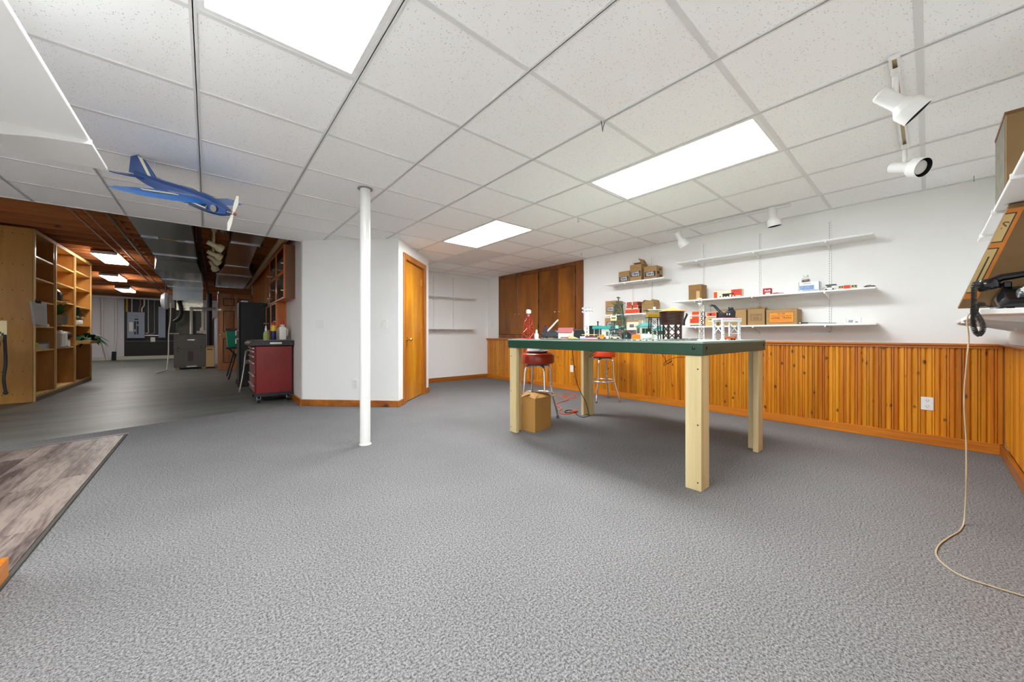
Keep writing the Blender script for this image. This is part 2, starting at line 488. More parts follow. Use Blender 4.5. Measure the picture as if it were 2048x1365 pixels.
# baseboards
def bb(name, p, q, s0, s1, h, m):
    o = skew_wall(name, Vector(p), Vector(q), .02, 0, h, m, s0, s1, out=.02, bev=.004); return struct(o)
bb('baseboard_closet', A, Bc, -.01, L1+.012, .085, PINE_X)
bb('baseboard_closet_door', Bc, D, -.012, .15, .085, PINE_X)
bb('baseboard_closet_end', Bc, D, 1.10, L2+.02, .085, PINE_X)
struct(MB().box(XP-.018,5.47,0,XP,12.1,.085).obj('baseboard_partition', PINE_H))
struct(MB().box(2.8,YB-.018,0,XW-.03,YB,.085).obj('baseboard_back', PINE_X))
struct(MB().box(XW-.045,YN+.04,0,XW-.022,YB-.018,.085).obj('baseboard_right', PINE_H, bevel=.004))
struct(MB().box(1.0,YN+.022,0,XW-.045,YN+.045,.085).obj('baseboard_near', PINE_X, bevel=.004))
o = MB().box(-.655,-.3,0,-.592,2.335,.082).obj('baseboard_left', PINE_H, bevel=.003); struct(o, 'orange wood baseboard end at the lower left')

# wainscot: every tongue-and-groove board is a piece
def board_profile(wd, t=.02):
    g = .010
    return [(0,0),(0,t-g),(.006,t-.003),(.010,t),(wd*.5-.011,t),(wd*.5-.0075,t-.008),(wd*.5-.004,t-.001),(wd*.5+.004,t-.001),(wd*.5+.0075,t-.008),(wd*.5+.011,t),(wd-.010,t),(wd-.006,t-.003),(wd,t-g),(wd,0)]
BWD = .0800
wz0, wz1 = .083, .858
tr = struct(MB().box(XW-.052,YN,wz1,XW,YB,wz1+.018).obj('trim_1', PINE_H, bevel=.004), 'pine chair rail along the shelf wall')
MB().box(XW-.034,YN+.03,wz1-.02,XW-.02,YB,wz1).obj('cove', PINE_H, tr)
bmesh_board = MB().prism([(-t, y) for y, t in board_profile(BWD)], wz0, wz1).mesh('plank')
y = YN + .02
while y < YB - .01:
    o = put('plank', bmesh_board, PINE, tr); o.location = (XW, y, 0)
    if y + BWD > YB: o.scale = (1, (YB-y)/BWD, 1)
    y += BWD
tr2 = struct(MB().box(1.0,YN,wz1,XW-.052,YN+.052,wz1+.018).obj('trim_2', PINE_X, bevel=.004), 'pine chair rail on the near wall')
bm2 = MB().prism([(-y2, t) for y2, t in board_profile(BWD)], wz0, wz1).mesh('plank')
x = XW - .02
while x > 1.6:
    o = put('plank', bm2, PINE, tr2); o.location = (x, YN, 0); x -= BWD

# tile ceiling: grid bars and loose tiles
ceil = struct(MB().box(XL,YN,ZC+.35,XW,YT-.6,ZC+.37).obj('ceiling', DARK), 'white suspended tile ceiling with metal grid')
TEE = mat('ceiling_grid_enamel', (.74,.74,.735), .45)
bars_x = [GX+G*i for i in range(-8,6)]
bars_y = [GY+G*j for j in range(-2,9)]
LIGHTS = {(-6,2),(-6,3),(2,-1),(2,0),(2,3),(2,4),(-2,-1),(-2,0),(3,5),(3,6)}
def ymax(x): return YB if x > 1.0 else YT
for x in bars_x:
    if x < XL: continue
    MB().box(x-.012,YN,ZC,x+.012,ymax(x),ZC+.0046).box(x-.002,YN,ZC,x+.002,ymax(x),ZC+.035).obj('grid_bar', TEE, ceil)
for j, y in enumerate(bars_y):
    x0 = XL if y < YT+.02 else 1.0
    jj = j - 2
    for a_, b_ in zip([XL]+[q for q in bars_x if q > XL+.05], [q for q in bars_x if q > XL+.05]+[XW]):
        ii = round((a_-GX)/G)
        if (a_+b_)/2 < x0 or ((ii,jj) in LIGHTS and (ii,jj-1) in LIGHTS): continue
        MB().box(a_+.0125,y-.012,ZC-.0005,b_-.0125,y+.012,ZC+.0046).obj('cross_bar', TEE, ceil)
MB().box(XL,YT-.004,ZC-.002,XP,YT+.010,ZC+.03).obj('edge_trim', TEE, ceil)
MB().box(XW-.02,YN,ZC-.003,XW,YB,ZC+.003).obj('edge_trim', TEE, ceil)
MB().box(2.8,YB-.02,ZC-.003,XW,YB,ZC+.003).obj('edge_trim', TEE, ceil)
xs = [XL]+[b for b in bars_x if b > XL+.05]+[XW]
ys = [YN]+[b for b in bars_y]+[YB]
tile_cache = {}
for a in range(len(xs)-1):
    for b in range(len(ys)-1):
        x0, x1, y0, y1 = xs[a], xs[a+1], ys[b], ys[b+1]
        i = round((x0-GX)/G) if x0 > XL+.01 else -9; j = round((y0-GY)/G) if y0 > YN+.01 else -3
        if (i,j) in LIGHTS or x1-x0 < .03 or y1-y0 < .03: continue
        if (x0+x1)/2 < 1.0 and (y0+y1)/2 > YT: continue
        sx, sy = x1-x0-.01, y1-y0-.01
        kk = (round(sx,3), round(sy,3))
        if kk not in tile_cache:
            tile_cache[kk] = MB().box(-sx/2,-sy/2,.0045,sx/2,sy/2,.018).mesh('ceiling_tile')
        o = put('ceiling_tile', tile_cache[kk], TILE, ceil)
        o.location = ((x0+x1)/2, (y0+y1)/2, ZC)

# troffers
LENS = emitter('troffer_lens_lit', (.925,.968,1.0), TROFFER_W)
LENS_OFF = mat('troffer_lens_off', (.78,.78,.77), .6)
def troffer(i, j, label, lens):
    x0, y0 = GX+G*i, GY+G*j; x1, y1 = x0+G, y0+2*G
    t = thing('ceiling_light', label, 'light', ((x0+x1)/2,(y0+y1)/2,ZC), group='fluorescent ceiling panels')
    hx, hy = G/2-.008, G-.008; fw = .028
    m = MB()
    for a in ((-hx,-hy,-hx+fw,hy),(hx-fw,-hy,hx,hy),(-hx+fw,-hy,hx-fw,-hy+fw),(-hx+fw,hy-fw,hx-fw,hy)):
        m.box(a[0],a[1],.001,a[2],a[3],.016)
    m.obj('frame', WHITE, t)
    MB().box(-hx+fw,-hy+fw,.010,hx-fw,hy-fw,.014).obj('diffuser', lens, t)
    MB().box(-hx,-hy,.02,hx,hy,.09).obj('housing', WHITE, t)
troffer(2,-1,'lit fluorescent panel above the green train table', LENS)
troffer(2,3,'lit fluorescent panel nearest the wooden closet door', LENS)
troffer(-2,-1,'lit fluorescent panel cut by the top edge of the picture', LENS)
troffer(-6,2,'added unseen fluorescent panel above the vinyl floor brightening the left', LENS)  # added panel, out of view, brightens the left carpet and closet wall
troffer(3,5,'unlit grey ceiling panel in front of the brown wall cabinet', LENS_OFF)

# workshop ceiling: subfloor and joists
cw = struct(MB().box(XL,YT-.8,2.74,2.0,YF,2.76).obj('ceiling_workshop', SUBF), 'open wooden joist ceiling of the workshop')
jm = MB().box(XL,-.019,2.50,XP,.019,2.74).mesh('joist')
jm2 = MB().box(XL,-.019,2.50,1.9,.019,2.74).mesh('joist')
y = YT - .45
while y < YF - .1:
    o = put('joist', jm if y < 12.5 else jm2, JOIST, cw); o.location = (0,y,0)
    y += .4064
bk = MB().box(-.019,0,2.53,.019,.3684,2.735).mesh('blocking')
for x in (-2.55, -.95):
    y = YT - .45
    while y < YF - .5:
        o = put('blocking', bk, JOIST, cw); o.location = (x, y+.019, 0); y += .4064
struct(MB().box(XL,YF-.06,2.44,1.9,YF,2.50).obj('trim_5', JOIST), 'wooden sill plate on the far wall')
struct(MB().box(XL,YF-.05,0,1.9,YF,.13).obj('trim_8', mat('pale_ledge', srgb(205,205,190), .8)), 'pale ledge at the foot of the far wall')
# ------------------------------------------------------------------ large things of the room
# support post
t = thing('support_post', 'white round steel support post standing on the carpet', 'post', (1.035,3.17,0))
MB().cyl((0,0,0),(0,0,ZC-.002),.043,n=28).obj('column', mat('post_paint', (.80,.80,.78), .3, coat=.3), t, smooth=40)
MB().cyl((0,0,0),(0,0,.006),.05,n=28).obj('foot_ring', WHITE_DULL, t, smooth=40)
MB().lathe([(.043,-.004),(.062,-.003),(.062,.0),(.043,.0)], (0,0,ZC-.001), 28).obj('ceiling_collar', mat('collar_dark', (.25,.25,.25), .6), t)

# train table
GREEN = mat('dark_green_paint', srgb(30,66,48), .38, var=.05, vs=6)
TOPM = mat('layout_top', srgb(150,166,152), .6, var=.08, vs=10)
TX0, TX1, TY0, TY1, TZ = 2.245, 3.495, .872, 2.69, .908
TC = ((TX0+TX1)/2, (TY0+TY1)/2)
hx, hy = (TX1-TX0)/2, (TY1-TY0)/2
t = thing('train_table', 'dark green train layout table on four pale lumber legs', 'table', (TC[0],TC[1],0))
MB().box(-hx+.001,-hy+.001,TZ-.012,hx-.001,hy-.001,TZ).obj('table_top', TOPM, t)
for a in ((-hx,-hy,-hx+.038,hy),(hx-.038,-hy,hx,hy),(-hx+.038,-hy,hx-.038,-hy+.038),(-hx+.038,hy-.038,hx-.038,hy)):
    ap = MB().box(a[0],a[1],.823,a[2],a[3],TZ-.012).obj('apron', GREEN, t, bevel=.003)
    if a[0] == -hx and a[2] < 0:
        for yy in (-hy+.055, hy-.055): MB().lathe([(.001,.006),(.008,.004),(.012,0)], (0,0,0), 12, Matrix.Rotation(R(-90),4,'Y')).xf(Matrix.Translation((-hx,yy,.868))).obj('bolt', mat('green_bolt', srgb(20,44,34), .3), ap)
    elif a[1] == -hy:
        for xx in (-hx+.055, hx-.055): MB().lathe([(.001,.006),(.008,.004),(.012,0)], (0,0,0), 12, Matrix.Rotation(R(90),4,'X')).xf(Matrix.Translation((xx,-hy,.868))).obj('bolt', mat('green_bolt', srgb(20,44,34), .3), ap)
for sx in (-1,1):
    for sy in (-1,1):
        cx, cy = sx*(hx-.012), sy*(hy-.015)
        l = MB().box(cx,cy,0,cx-sx*.038,cy-sy*.095,.823).obj('leg', LUMBER, t, bevel=.002)
        MB().box(cx-sx*.038,cy,0,cx-sx*.12,cy-sy*.038,.823).obj('board', LUMBER, l, bevel=.002)
        for z in (.05,.40,.74):
            MB().cyl((cx,cy-sy*.02,z),(cx+sx*.002,cy-sy*.02,z),.0045,n=8).obj('screw', BLACK_M, l)

# cardboard box under the table
def carton(name, label, loc, rz, dx, dy, h, m, flaps=(), group=None, thick=.004, open_top=False, cat='box'):
    """box with origin at the base centre; flaps: list of (side, length, angle)"""
    t = thing(name, label, cat, loc, rz, group)
    b = MB()
    th = thick
    if open_top:
        b.box(-dx/2,-dy/2,0,dx/2,dy/2,th)
        b.box(-dx/2,-dy/2,th,-dx/2+th,dy/2,h); b.box(dx/2-th,-dy/2,th,dx/2,dy/2,h)
        b.box(-dx/2+th,-dy/2,th,dx/2-th,-dy/2+th,h); b.box(-dx/2+th,dy/2-th,th,dx/2-th,dy/2,h)
        b.obj('body', m, t)
    else:
        b.box(-dx/2,-dy/2,0,dx/2,dy/2,h).obj('body', m, t, bevel=.0025)
    for side, ln, ang in flaps:
        a = R(ang); f = MB()
        c, s = math.cos(a)*ln, math.sin(a)*ln
        if side == '-x': q = [(-dx/2,-dy/2,h),(-dx/2,dy/2,h),(-dx/2+c,dy/2,h+s),(-dx/2+c,-dy/2,h+s)]
        if side == '+x': q = [(dx/2,-dy/2,h),(dx/2,dy/2,h),(dx/2-c,dy/2,h+s),(dx/2-c,-dy/2,h+s)]
        if side == '-y': q = [(-dx/2,-dy/2,h),(dx/2,-dy/2,h),(dx/2,-dy/2+c,h+s),(-dx/2,-dy/2+c,h+s)]
        if side == '+y': q = [(-dx/2,dy/2,h),(dx/2,dy/2,h),(dx/2,dy/2-c,h+s),(-dx/2,dy/2-c,h+s)]
        n = (Vector(q[1])-Vector(q[0])).cross(Vector(q[2])-Vector(q[1])).normalized()*th
        if n.z < 0: n = -n
        f.add(q + [tuple(Vector(p)+n) for p in q], [(0,1,2,3),(7,6,5,4),(0,4,5,1),(1,5,6,2),(2,6,7,3),(3,7,4,0)])
        f.obj('flap', m, t)
    return t
CB = mat('carton_brown', srgb(176,130,66), .75, var=.08, vs=5)
t = carton('cardboard_box', 'open brown cardboard box on the carpet beside a table leg', (2.525,2.575,0), R(9), .27, .17, .322, CB,
       [('-y',.11,12),('+x',.08,30),('-x',.08,38),('+y',.09,24)], open_top=True)
MB().tube([(-.06+.012*k,-.045+.010*((k*7)%3-1)+(.02 if k>5 else 0),.3335+.0022*((k*7)%3-1)+(.0043 if k>5 else 0)) for k in range(10)], .0012, 4).obj('pen_mark', INK, t)

# bar stools
RED_V = mat('red_vinyl', srgb(168,42,14), .28, coat=.3, var=.1, vs=8)
def stool(label, loc, rz, seat_m):
    t = thing('bar_stool', label, 'stool', loc, rz, 'chrome bar stools')
    MB().lathe([(0.001,.632),(.168,.632),(.178,.638),(.181,.650),(.181,.722),(.176,.737),(.160,.747),(.10,.753),(.001,.755)], n=40).obj('seat', seat_m, t, smooth=50)
    MB().lathe([(.001,.612),(.10,.612),(.13,.620),(.13,.632),(.001,.632)], n=30).obj('swivel_plate', BLACK, t, smooth=40)
    MB().tube([(.195*math.cos(a),.195*math.sin(a),.29) for a in [2*math.pi*k/40 for k in range(40)]], .011, 10, True).obj('foot_ring', CHROME, t, smooth=60)
    for k in range(4):
        a = math.pi/4 + k*math.pi/2; c, s = math.cos(a), math.sin(a)
        prof = [(.02,.607),(.10,.607),(.135,.600),(.150,.580),(.156,.545),(.170,.29),(.176,.27),(.235,.085),(.243,.05),(.248,.012)]
        l = MB().tube([(r*c,r*s,z) for r,z in prof], .0125, 10).obj('leg', CHROME, t, smooth=60)
        MB().cyl((.248*c,.248*s,0),(.2475*c,.2475*s,.028),.017,n=12).obj('foot_cap', mat('grey_rubber', (.12,.12,.13), .6), l, smooth=40)
    return t
stool('red vinyl bar stool with white papers on its seat', (2.80,2.83,0), R(25), RED_V)
stool('red vinyl bar stool standing near the pine wall', (4.34,3.06,0), R(60), mat('red_orange_vinyl', srgb(196,58,18), .3, coat=.3))
t = thing('paper_tray', 'white tray and papers lying on the stool seat', 'tray', (2.78,2.82,.7555), R(20))
MB().lathe([(.001,0),(.10,0),(.125,.010),(.13,.018),(.124,.017),(.10,.006),(.001,.006)], n=30).obj('dish', mat('pewter_dish', (.55,.55,.55), .3, .7), t, smooth=40)
MB().box(-.10,-.075,.018,.09,.075,.050).obj('box', WHITE_DULL, t, bevel=.004)
MB().box(-.085,-.06,.050,.08,.07,.055).obj('sheet', mat('paper', (.78,.78,.75), .7), t)

# cords on the floor
CORD_O = mat('orange_cord', srgb(226,84,34), .45)
def smooth_path(pts, n=6):
    P = [Vector(p) for p in pts]; out = []
    for i in range(len(P)-1):
        p0 = P[max(i-1,0)]; p1 = P[i]; p2 = P[i+1]; p3 = P[min(i+2,len(P)-1)]
        for k in range(n):
            u = k/n
            out.append(.5*((2*p1)+(p2-p0)*u+(2*p0-5*p1+4*p2-p3)*u*u+(3*p1-p0-3*p2+p3)*u**3))
    out.append(P[-1]); return out
def wire(name, label, pts, r, m, cat='cord', n=6, seg=6, group=None):
    o = MB().tube(smooth_path(pts,n), r, seg).obj(name, m, smooth=60); return tag(o, label, cat, group)
t = thing('extension_cord', 'orange extension cord looped on the carpet under the table', 'cord', (3.3,2.9,0))
off = Vector((3.3,2.9,0))
path = [(4.098,3.736),(4.099,3.505),(4.224,3.455),(4.40,3.60),(4.438,3.753),(4.285,3.757),(4.01,3.419),(3.75,3.35),(3.567,3.261),(3.447,3.064),(3.272,2.941),(3.221,2.84),(3.28,2.79),(3.36,2.79)]
MB().tube(smooth_path([Vector((p[0],p[1],.006))-off for p in path]), .0055, 7).obj('cable', CORD_O, t, smooth=60)
MB().box(-.03,-.016,0,.03,.016,.03).xf(Matrix.Translation(Vector((3.385,2.79,.002))-off) @ Matrix.Rotation(R(-20),4,'Z')).obj('socket_end', CORD_O, t, bevel=.006)
wire('power_cord', 'thin black cord hanging from the table to the orange socket', [(3.08,2.55,.82),(3.141,2.62,.763),(3.168,2.62,.609),(3.203,2.62,.435),(3.275,2.62,.302),(3.37,2.61,.154),(3.41,2.60,.03),(3.37,2.57,.006),(3.26,2.571,.006),(3.30,2.68,.006),(3.375,2.765,.012)], .004, BLACK)
wire('adapter_cord', 'short black cord and plug lying beyond the orange socket', [(3.42,2.80,.012),(3.47,2.815,.006),(3.43,2.93,.006),(3.33,2.90,.006),(3.30,2.845,.006),(3.36,2.80,.01)], .005, BLACK)
wire('hanging_wire', 'tangle of thin dark wire hanging under the table edge', [(2.42,1.22,.823),(2.43,1.20,.79),(2.41,1.17,.75),(2.44,1.15,.77),(2.43,1.20,.735),(2.40,1.18,.76),(2.43,1.13,.79),(2.45,1.05,.80),(2.46,1.0,.823)], .002, BLACK)
wire('hanging_wire', 'dark looped wire drooping near the far table leg', [(3.2,2.5,.823),(3.2,2.48,.78),(3.28,2.40,.75),(3.24,2.46,.70),(3.34,2.52,.72),(3.36,2.45,.77),(3.3,2.3,.823)], .003, BLACK)

# built-in wall cabinet
cb = thing('wall_cabinet', 'brown wooden built-in cabinet with four doors above the wainscot', 'cabinet', (XW,4.87,0))
def cbx(y0,y1,z0,z1,x0,x1,name,m,p,bev=0): return MB().box(-x1,y0-4.87,z0,-x0,y1-4.87,z1).obj(name, m, p, bevel=bev)
Y0c, Y1c = 3.74, 6.0
cbx(Y0c,Y0c+.15,.885,ZC-.012,0,.02,'frame_stile',CABF,cb); cbx(5.965,Y1c,.885,ZC-.012,0,.02,'frame_stile',CABF,cb)
cbx(Y0c+.15,5.965,2.135,ZC-.012,0,.02,'frame_rail',CABF,cb); cbx(Y0c+.15,5.965,.885,.955,0,.02,'frame_rail',CABF,cb)
cbx(Y0c,Y1c,.885,ZC-.012,-.05,.004,'back_panel',DARK,cb)
for y0,y1,kn in ((5.378,5.960,5.435),(4.800,5.372,5.315),(4.292,4.772,4.345),(3.905,4.286,4.24)):
    d = cbx(y0,y1,.962,2.128,.006,.026,'door',CABW,cb,.002)
    k = MB().cyl((-.026,0,0),(-.045,0,0),.006).ball((-.052,0,0),.013); k.xf(Matrix.Translation((0,kn-4.87,1.362))); k.obj('knob', mat('old_brass', (.62,.5,.34), .3, .9), d, smooth=40)
for y in (4.786, 3.895):
    for z in (1.08, 1.55, 2.0): MB().box(-.032,y-4.87-.006,z,-.024,y-4.87+.006,z+.07).obj('hinge', mat('dark_hinge', (.05,.035,.02), .4, .8), cb)

# outlets and switches
IVORY = mat('switch_plate', (.80,.80,.78), .35)
HOLE = mat('socket_slot', (.03,.03,.03), .6)
def outlet(label, M, w_=.07, h_=.115):
    t = thing('wall_outlet', label, 'outlet'); t.matrix_world = M
    MB().box(-w_/2,-.006,-h_/2,w_/2,0,h_/2).obj('plate', IVORY, t, bevel=.002)
    for z in (.025,-.025):
        s = MB().lathe([(.001,.0085),(.0155,.0085),(.0165,.006),(.0165,.004)], n=16, mat=Matrix.Rotation(R(90),4,'X')).xf(Matrix.Translation((0,0,z))).obj('socket', WHITE, t, smooth=30)
        for x in (-.006,.006): MB().box(x-.0012,-.0095,z-.001,x+.0012,-.0082,z+.009).obj('slot', HOLE, s)
        MB().cyl((0,-.0082,z-.008),(0,-.0095,z-.008),.0026,n=8).obj('slot', HOLE, s)
    return t
def switch(label, M, gangs=1, cat='switch'):
    t = thing('light_switch', label, cat); t.matrix_world = M
    w_ = .07 + .046*(gangs-1)
    MB().box(-w_/2,-.006,-.058,w_/2,0,.058).obj('plate', IVORY, t, bevel=.002)
    for g in range(gangs):
        x = -.023*(gangs-1) + g*.046
        if gangs == 2 and g == 0: MB().cyl((x,-.006,0),(x,-.018,0),.015,n=16).obj('dimmer_knob', WHITE, t, smooth=40)
        else: MB().box(x-.005,-.018,-.004,x+.005,-.006,.012).obj('toggle', WHITE, t)
    return t
def on_skew(p, q, s, z):     # plate frame on a closet wall
    d = (q-p).normalized(); n = Vector((d.y,-d.x,0)); o = p + d*s + Vector((0,0,z))
    Mx = Matrix(((d.x,-n.x,0,o.x),(d.y,-n.y,0,o.y),(0,0,1,o.z),(0,0,0,1)))
    return Mx
MXW = lambda y, z, x=XW: Matrix.Translation((x,y,z)) @ Matrix.Rotation(R(-90),4,'Z')
outlet('white outlet on the pine wainscot near the right corner', MXW(.005,.352,XW-.0205), .073, .113)
outlet('white outlet on the pine wainscot behind the stools', MXW(3.975,.37,XW-.0205), .07, .115)
outlet('white outlet low on the closet wall beside the post', on_skew(A,Bc,.735,.305))
switch('white two-gang switch plate on the closet wall left of the post', on_skew(A,Bc,.245,1.10), 2)
switch('white single switch on the closet wall right of the post', on_skew(A,Bc,1.135,1.095), 1)
switch('white switch plate beside the brown wall cabinet', MXW(6.245,1.165), 1)

# ------------------------------------------------------------------ shelves on slotted standards
SHW = mat('shelf_white', (.80,.80,.79), .4)
def standard(label, x, y, z0, z1, face):
    t = thing('shelf_standard', label, 'shelf rail', (x,y,z0), {'-x':R(-90),'-y':0}[face], 'slotted shelf rails')
    h = z1-z0
    MB().box(-.012,-.011,0,-.0085,0,h).box(.0085,-.011,0,.012,0,h).box(-.0085,-.011,0,.0085,-.009,h).obj('channel', SHW, t)
    s = MB(); z = .02
    while z < h-.02:
        s.box(-.003,-.0116,z,.003,-.0108,z+.014); z += .0254
    s.obj('slots', mat('slot_shadow', (.38,.38,.38), .8), t)['kind'] = 'stuff'
def shelf(label, x, y, z, length, depth, face, brackets, th=.018, drop=.05, group='white wall shelves'):
    """x,y: wall point at the middle of the shelf; length runs along the wall"""
    t = thing('wall_shelf', label, 'shelf', (x,y,z), {'-x':R(-90),'-y':0,'+y':R(180),'+x':R(90)}[face], group)
    MB().box(-length/2,-depth,-th,length/2,-.013,0).obj('board', SHW, t, bevel=.002)
    for b in brackets:
        m = MB().prism([(-.012,-th),(-.012,-th-drop),(-.03,-th-drop*.98),(-depth*.55,-th-drop*.45),(-depth+.006,-th-.012),(-depth+.006,-th)], b-.003, b+.003, 0)
        m.box(b-.006,-depth-.006,-th-.012,b+.006,-depth+.008,-th+.008)
        m.obj('bracket', SHW, t)
    return t
for lab, y, z0, z1 in (('slotted rail carrying the right end of the long shelves',.645,.955,2.106),('slotted rail at the middle of the long shelves',1.242,.945,2.104),('slotted rail at the left end of the long shelves',1.842,.94,2.098),
                  ('slotted rail right of the orange boxes on the short shelves',2.536,.95,2.05),('slotted rail left of the orange boxes on the short shelves',2.831,.95,2.05)):
    standard(lab, XW, y, z0, z1, '-x')
SA = shelf('long empty white shelf highest on the wall', XW, 1.205, 1.872, 1.77, .235, '-x', (-.563,-.037,.56) and (-(.637),-.037,.56))
SB = shelf('long white shelf holding small toys below the empty shelf', XW, 1.20, 1.378, 1.80, .28, '-x', (-.642,-.042,.555))
SCs = shelf('long white shelf with a row of old train cartons', XW, 1.165, 1.056, 1.73, .25, '-x', (-.677,-.077,.52))
SD = shelf('short white shelf holding three cartons with navy labels', XW, 2.71, 1.712, .93, .225, '-x', (-.121,.174))
SE = shelf('short white shelf with orange boxes behind the derrick', XW, 2.77, 1.252, .80, .23, '-x', (-.061,.234))
SF = shelf('lowest short white shelf behind the toys', XW, 2.77, 1.035, .80, .28, '-x', (-.061,.234))
for lab, x in (('slotted rail on the alcove end wall beside the closet',3.42),('slotted rail at the middle of the alcove shelves',3.87)):
    standard(lab, x, YB, 1.0, 2.14, '-y')
shelf('upper white shelf in the alcove beside the closet', 3.72, YB, 1.725, 1.27, .20, '-y', (-.30,.15))
shelf('lower white shelf in the alcove beside the closet', 3.72, YB, 1.08, 1.27, .20, '-y', (-.30,.15))
# shelf on the left wall stub and shelves on the near wall
shelf('white shelf at the upper left close to the camera', -.655, 1.38, 1.737, 2.26, .295, '+x', (-.87,-.18,.80), th=.016, drop=.06)
shelf('white shelf at the right edge holding the black telephone', 3.50, YN, 1.0555, 2.08, .27, '+y', (-.85,-.1,.75), th=.022, drop=.06)
shelf('white shelf at the right edge holding a map-sided carton', 2.58, YN, 1.541, 2.16, .21, '+y', (-.84,-.23,.35), th=.014, drop=.035)
# ------------------------------------------------------------------ track lights
SPOTW = mat('spot_white', (.80,.80,.78), .3)
SPOT_IN = mat('spot_black_baffle', (.01,.01,.01), .5)
SPOT_L = mat('spot_lamp_glass', (.60,.60,.57), .2)
def align(axis):
    z = Vector(axis).normalized(); x = Vector((0,0,1)).cross(z)
    x = x.normalized() if x.length > 1e-3 else Vector((1,0,0)); y = z.cross(x)
    return Matrix(((x.x,y.x,z.x,0),(x.y,y.y,z.y,0),(x.z,y.z,z.z,0),(0,0,0,1)))
def spot(label, loc, axis, stem, k=1.0, m=SPOTW, group='white track spotlights'):
    """hangs from loc; stem length; head points along axis"""
    t = thing('track_spotlight', label, 'spotlight', loc, group=group)
    a = MB().box(-.022,-.016,-.03,.022,.016,0); a.cyl((0,0,-.03),(0,0,-stem),.012*k,n=12)
    a.obj('stem', m, t, smooth=40)
    Mx = Matrix.Translation((0,0,-stem)) @ align(axis)
    b = MB().lathe([(.001,-.085*k),(.028*k,-.085*k),(.034*k,-.078*k),(.034*k,.02*k),(.037*k,.025*k),(.058*k,.052*k),(.060*k,.058*k),(.060*k,.11*k),(.056*k,.11*k),(.055*k,.062*k)], n=28, caps=False).xf(Mx)
    h = b.obj('head', m, t, smooth=35)
    MB().lathe([(.0545*k,.109*k),(.054*k,.075*k),(.036*k,.070*k),(.036*k,.068*k),(.0555*k,.066*k),(.0555*k,.109*k)], n=28, caps=False).xf(Mx).obj('baffle', SPOT_IN, h, smooth=35)
    MB().lathe([(.001,.100*k),(.02*k,.099*k),(.040*k,.094*k),(.044*k,.082*k),(.036*k,.069*k),(.001,.069*k)], n=24).xf(Mx).obj('lamp', SPOT_L, h, smooth=40)
    return t
def track(label, p0, p1):
    p0, p1 = Vector(p0), Vector(p1); c = (p0+p1)/2; ln = (p1-p0).length
    t = thing('light_track', label, 'track', (c.x,c.y,ZC), math.atan2(p1.y-p0.y,p1.x-p0.x))
    MB().box(-ln/2,-.018,-.02,ln/2,-.008,-.002).box(-ln/2,.008,-.02,ln/2,.018,-.002).box(-ln/2,-.008,-.006,ln/2,.008,-.002).box(-ln/2-.01,-.018,-.02,-ln/2,.018,-.002).box(ln/2,-.018,-.02,ln/2+.01,.018,-.002).obj('rail', SPOTW, t)
    MB().box(-ln/2,-.008,-.012,ln/2,.008,-.0062).obj('contact_strip', mat('track_brass', (.42,.33,.18), .4, .7), t)
track('white ceiling light track near the right edge', (2.36,.10,0),(3.56,.10,0))
spot('large white spotlight turned away, nearest the camera', (2.46,.10,ZC-.02), (.20,-.66,-.72), .15, .96)
spot('white spotlight showing its dark lamp mouth at the right', (3.48,.10,ZC-.02), (-.52,-.74,-.42), .145, 1.0)
track('white ceiling light track above the long shelves', (4.27,.87,0),(4.27,2.07,0))
spot('white spotlight at the left end of the shelf track', (4.27,1.92,ZC-.02), (.42,-.35,-.85), .095, .95)
spot('white spotlight at the right end of the shelf track', (4.27,1.0,ZC-.02), (.12,-.08,-.98), .055, 1.0)

# hooks in the ceiling grid
def hook(label, x, y, kind):
    if kind == 'wire':
        pts = [(x-.012,y,ZC),(x-.004,y,ZC-.03),(x,y,ZC-.062),(x+.004,y-.003,ZC-.03),(x+.015,y-.006,ZC+.001)]
        o = MB().tube(pts,.0022,6).obj('ceiling_hook', mat('hook_wire', (.06,.06,.06), .4, .6), smooth=60)
    else:
        pts = [(x,y,ZC)] + [(x+.012*math.sin(a),y,ZC-.022-.012+.012*math.cos(a)) for a in [i*.45 for i in range(11)]]
        o = MB().tube(pts,.002,6).obj('ceiling_hook', mat('hook_brass', (.3,.25,.18), .4, .8), smooth=60)
    tag(o, label, 'hook', 'hooks in the tile ceiling')
hook('bent black wire hook at the ceiling grid crossing', 1.777, 1.254, 'wire')
hook('small brass cup hook in the ceiling near the right corner', 4.631, -.237, 'cup')
hook('small hook in the ceiling grid beyond the lit panel', 3.037, 2.457, 'cup')
hook('small hook in the ceiling above the carton shelf', 4.343, 3.446, 'cup')

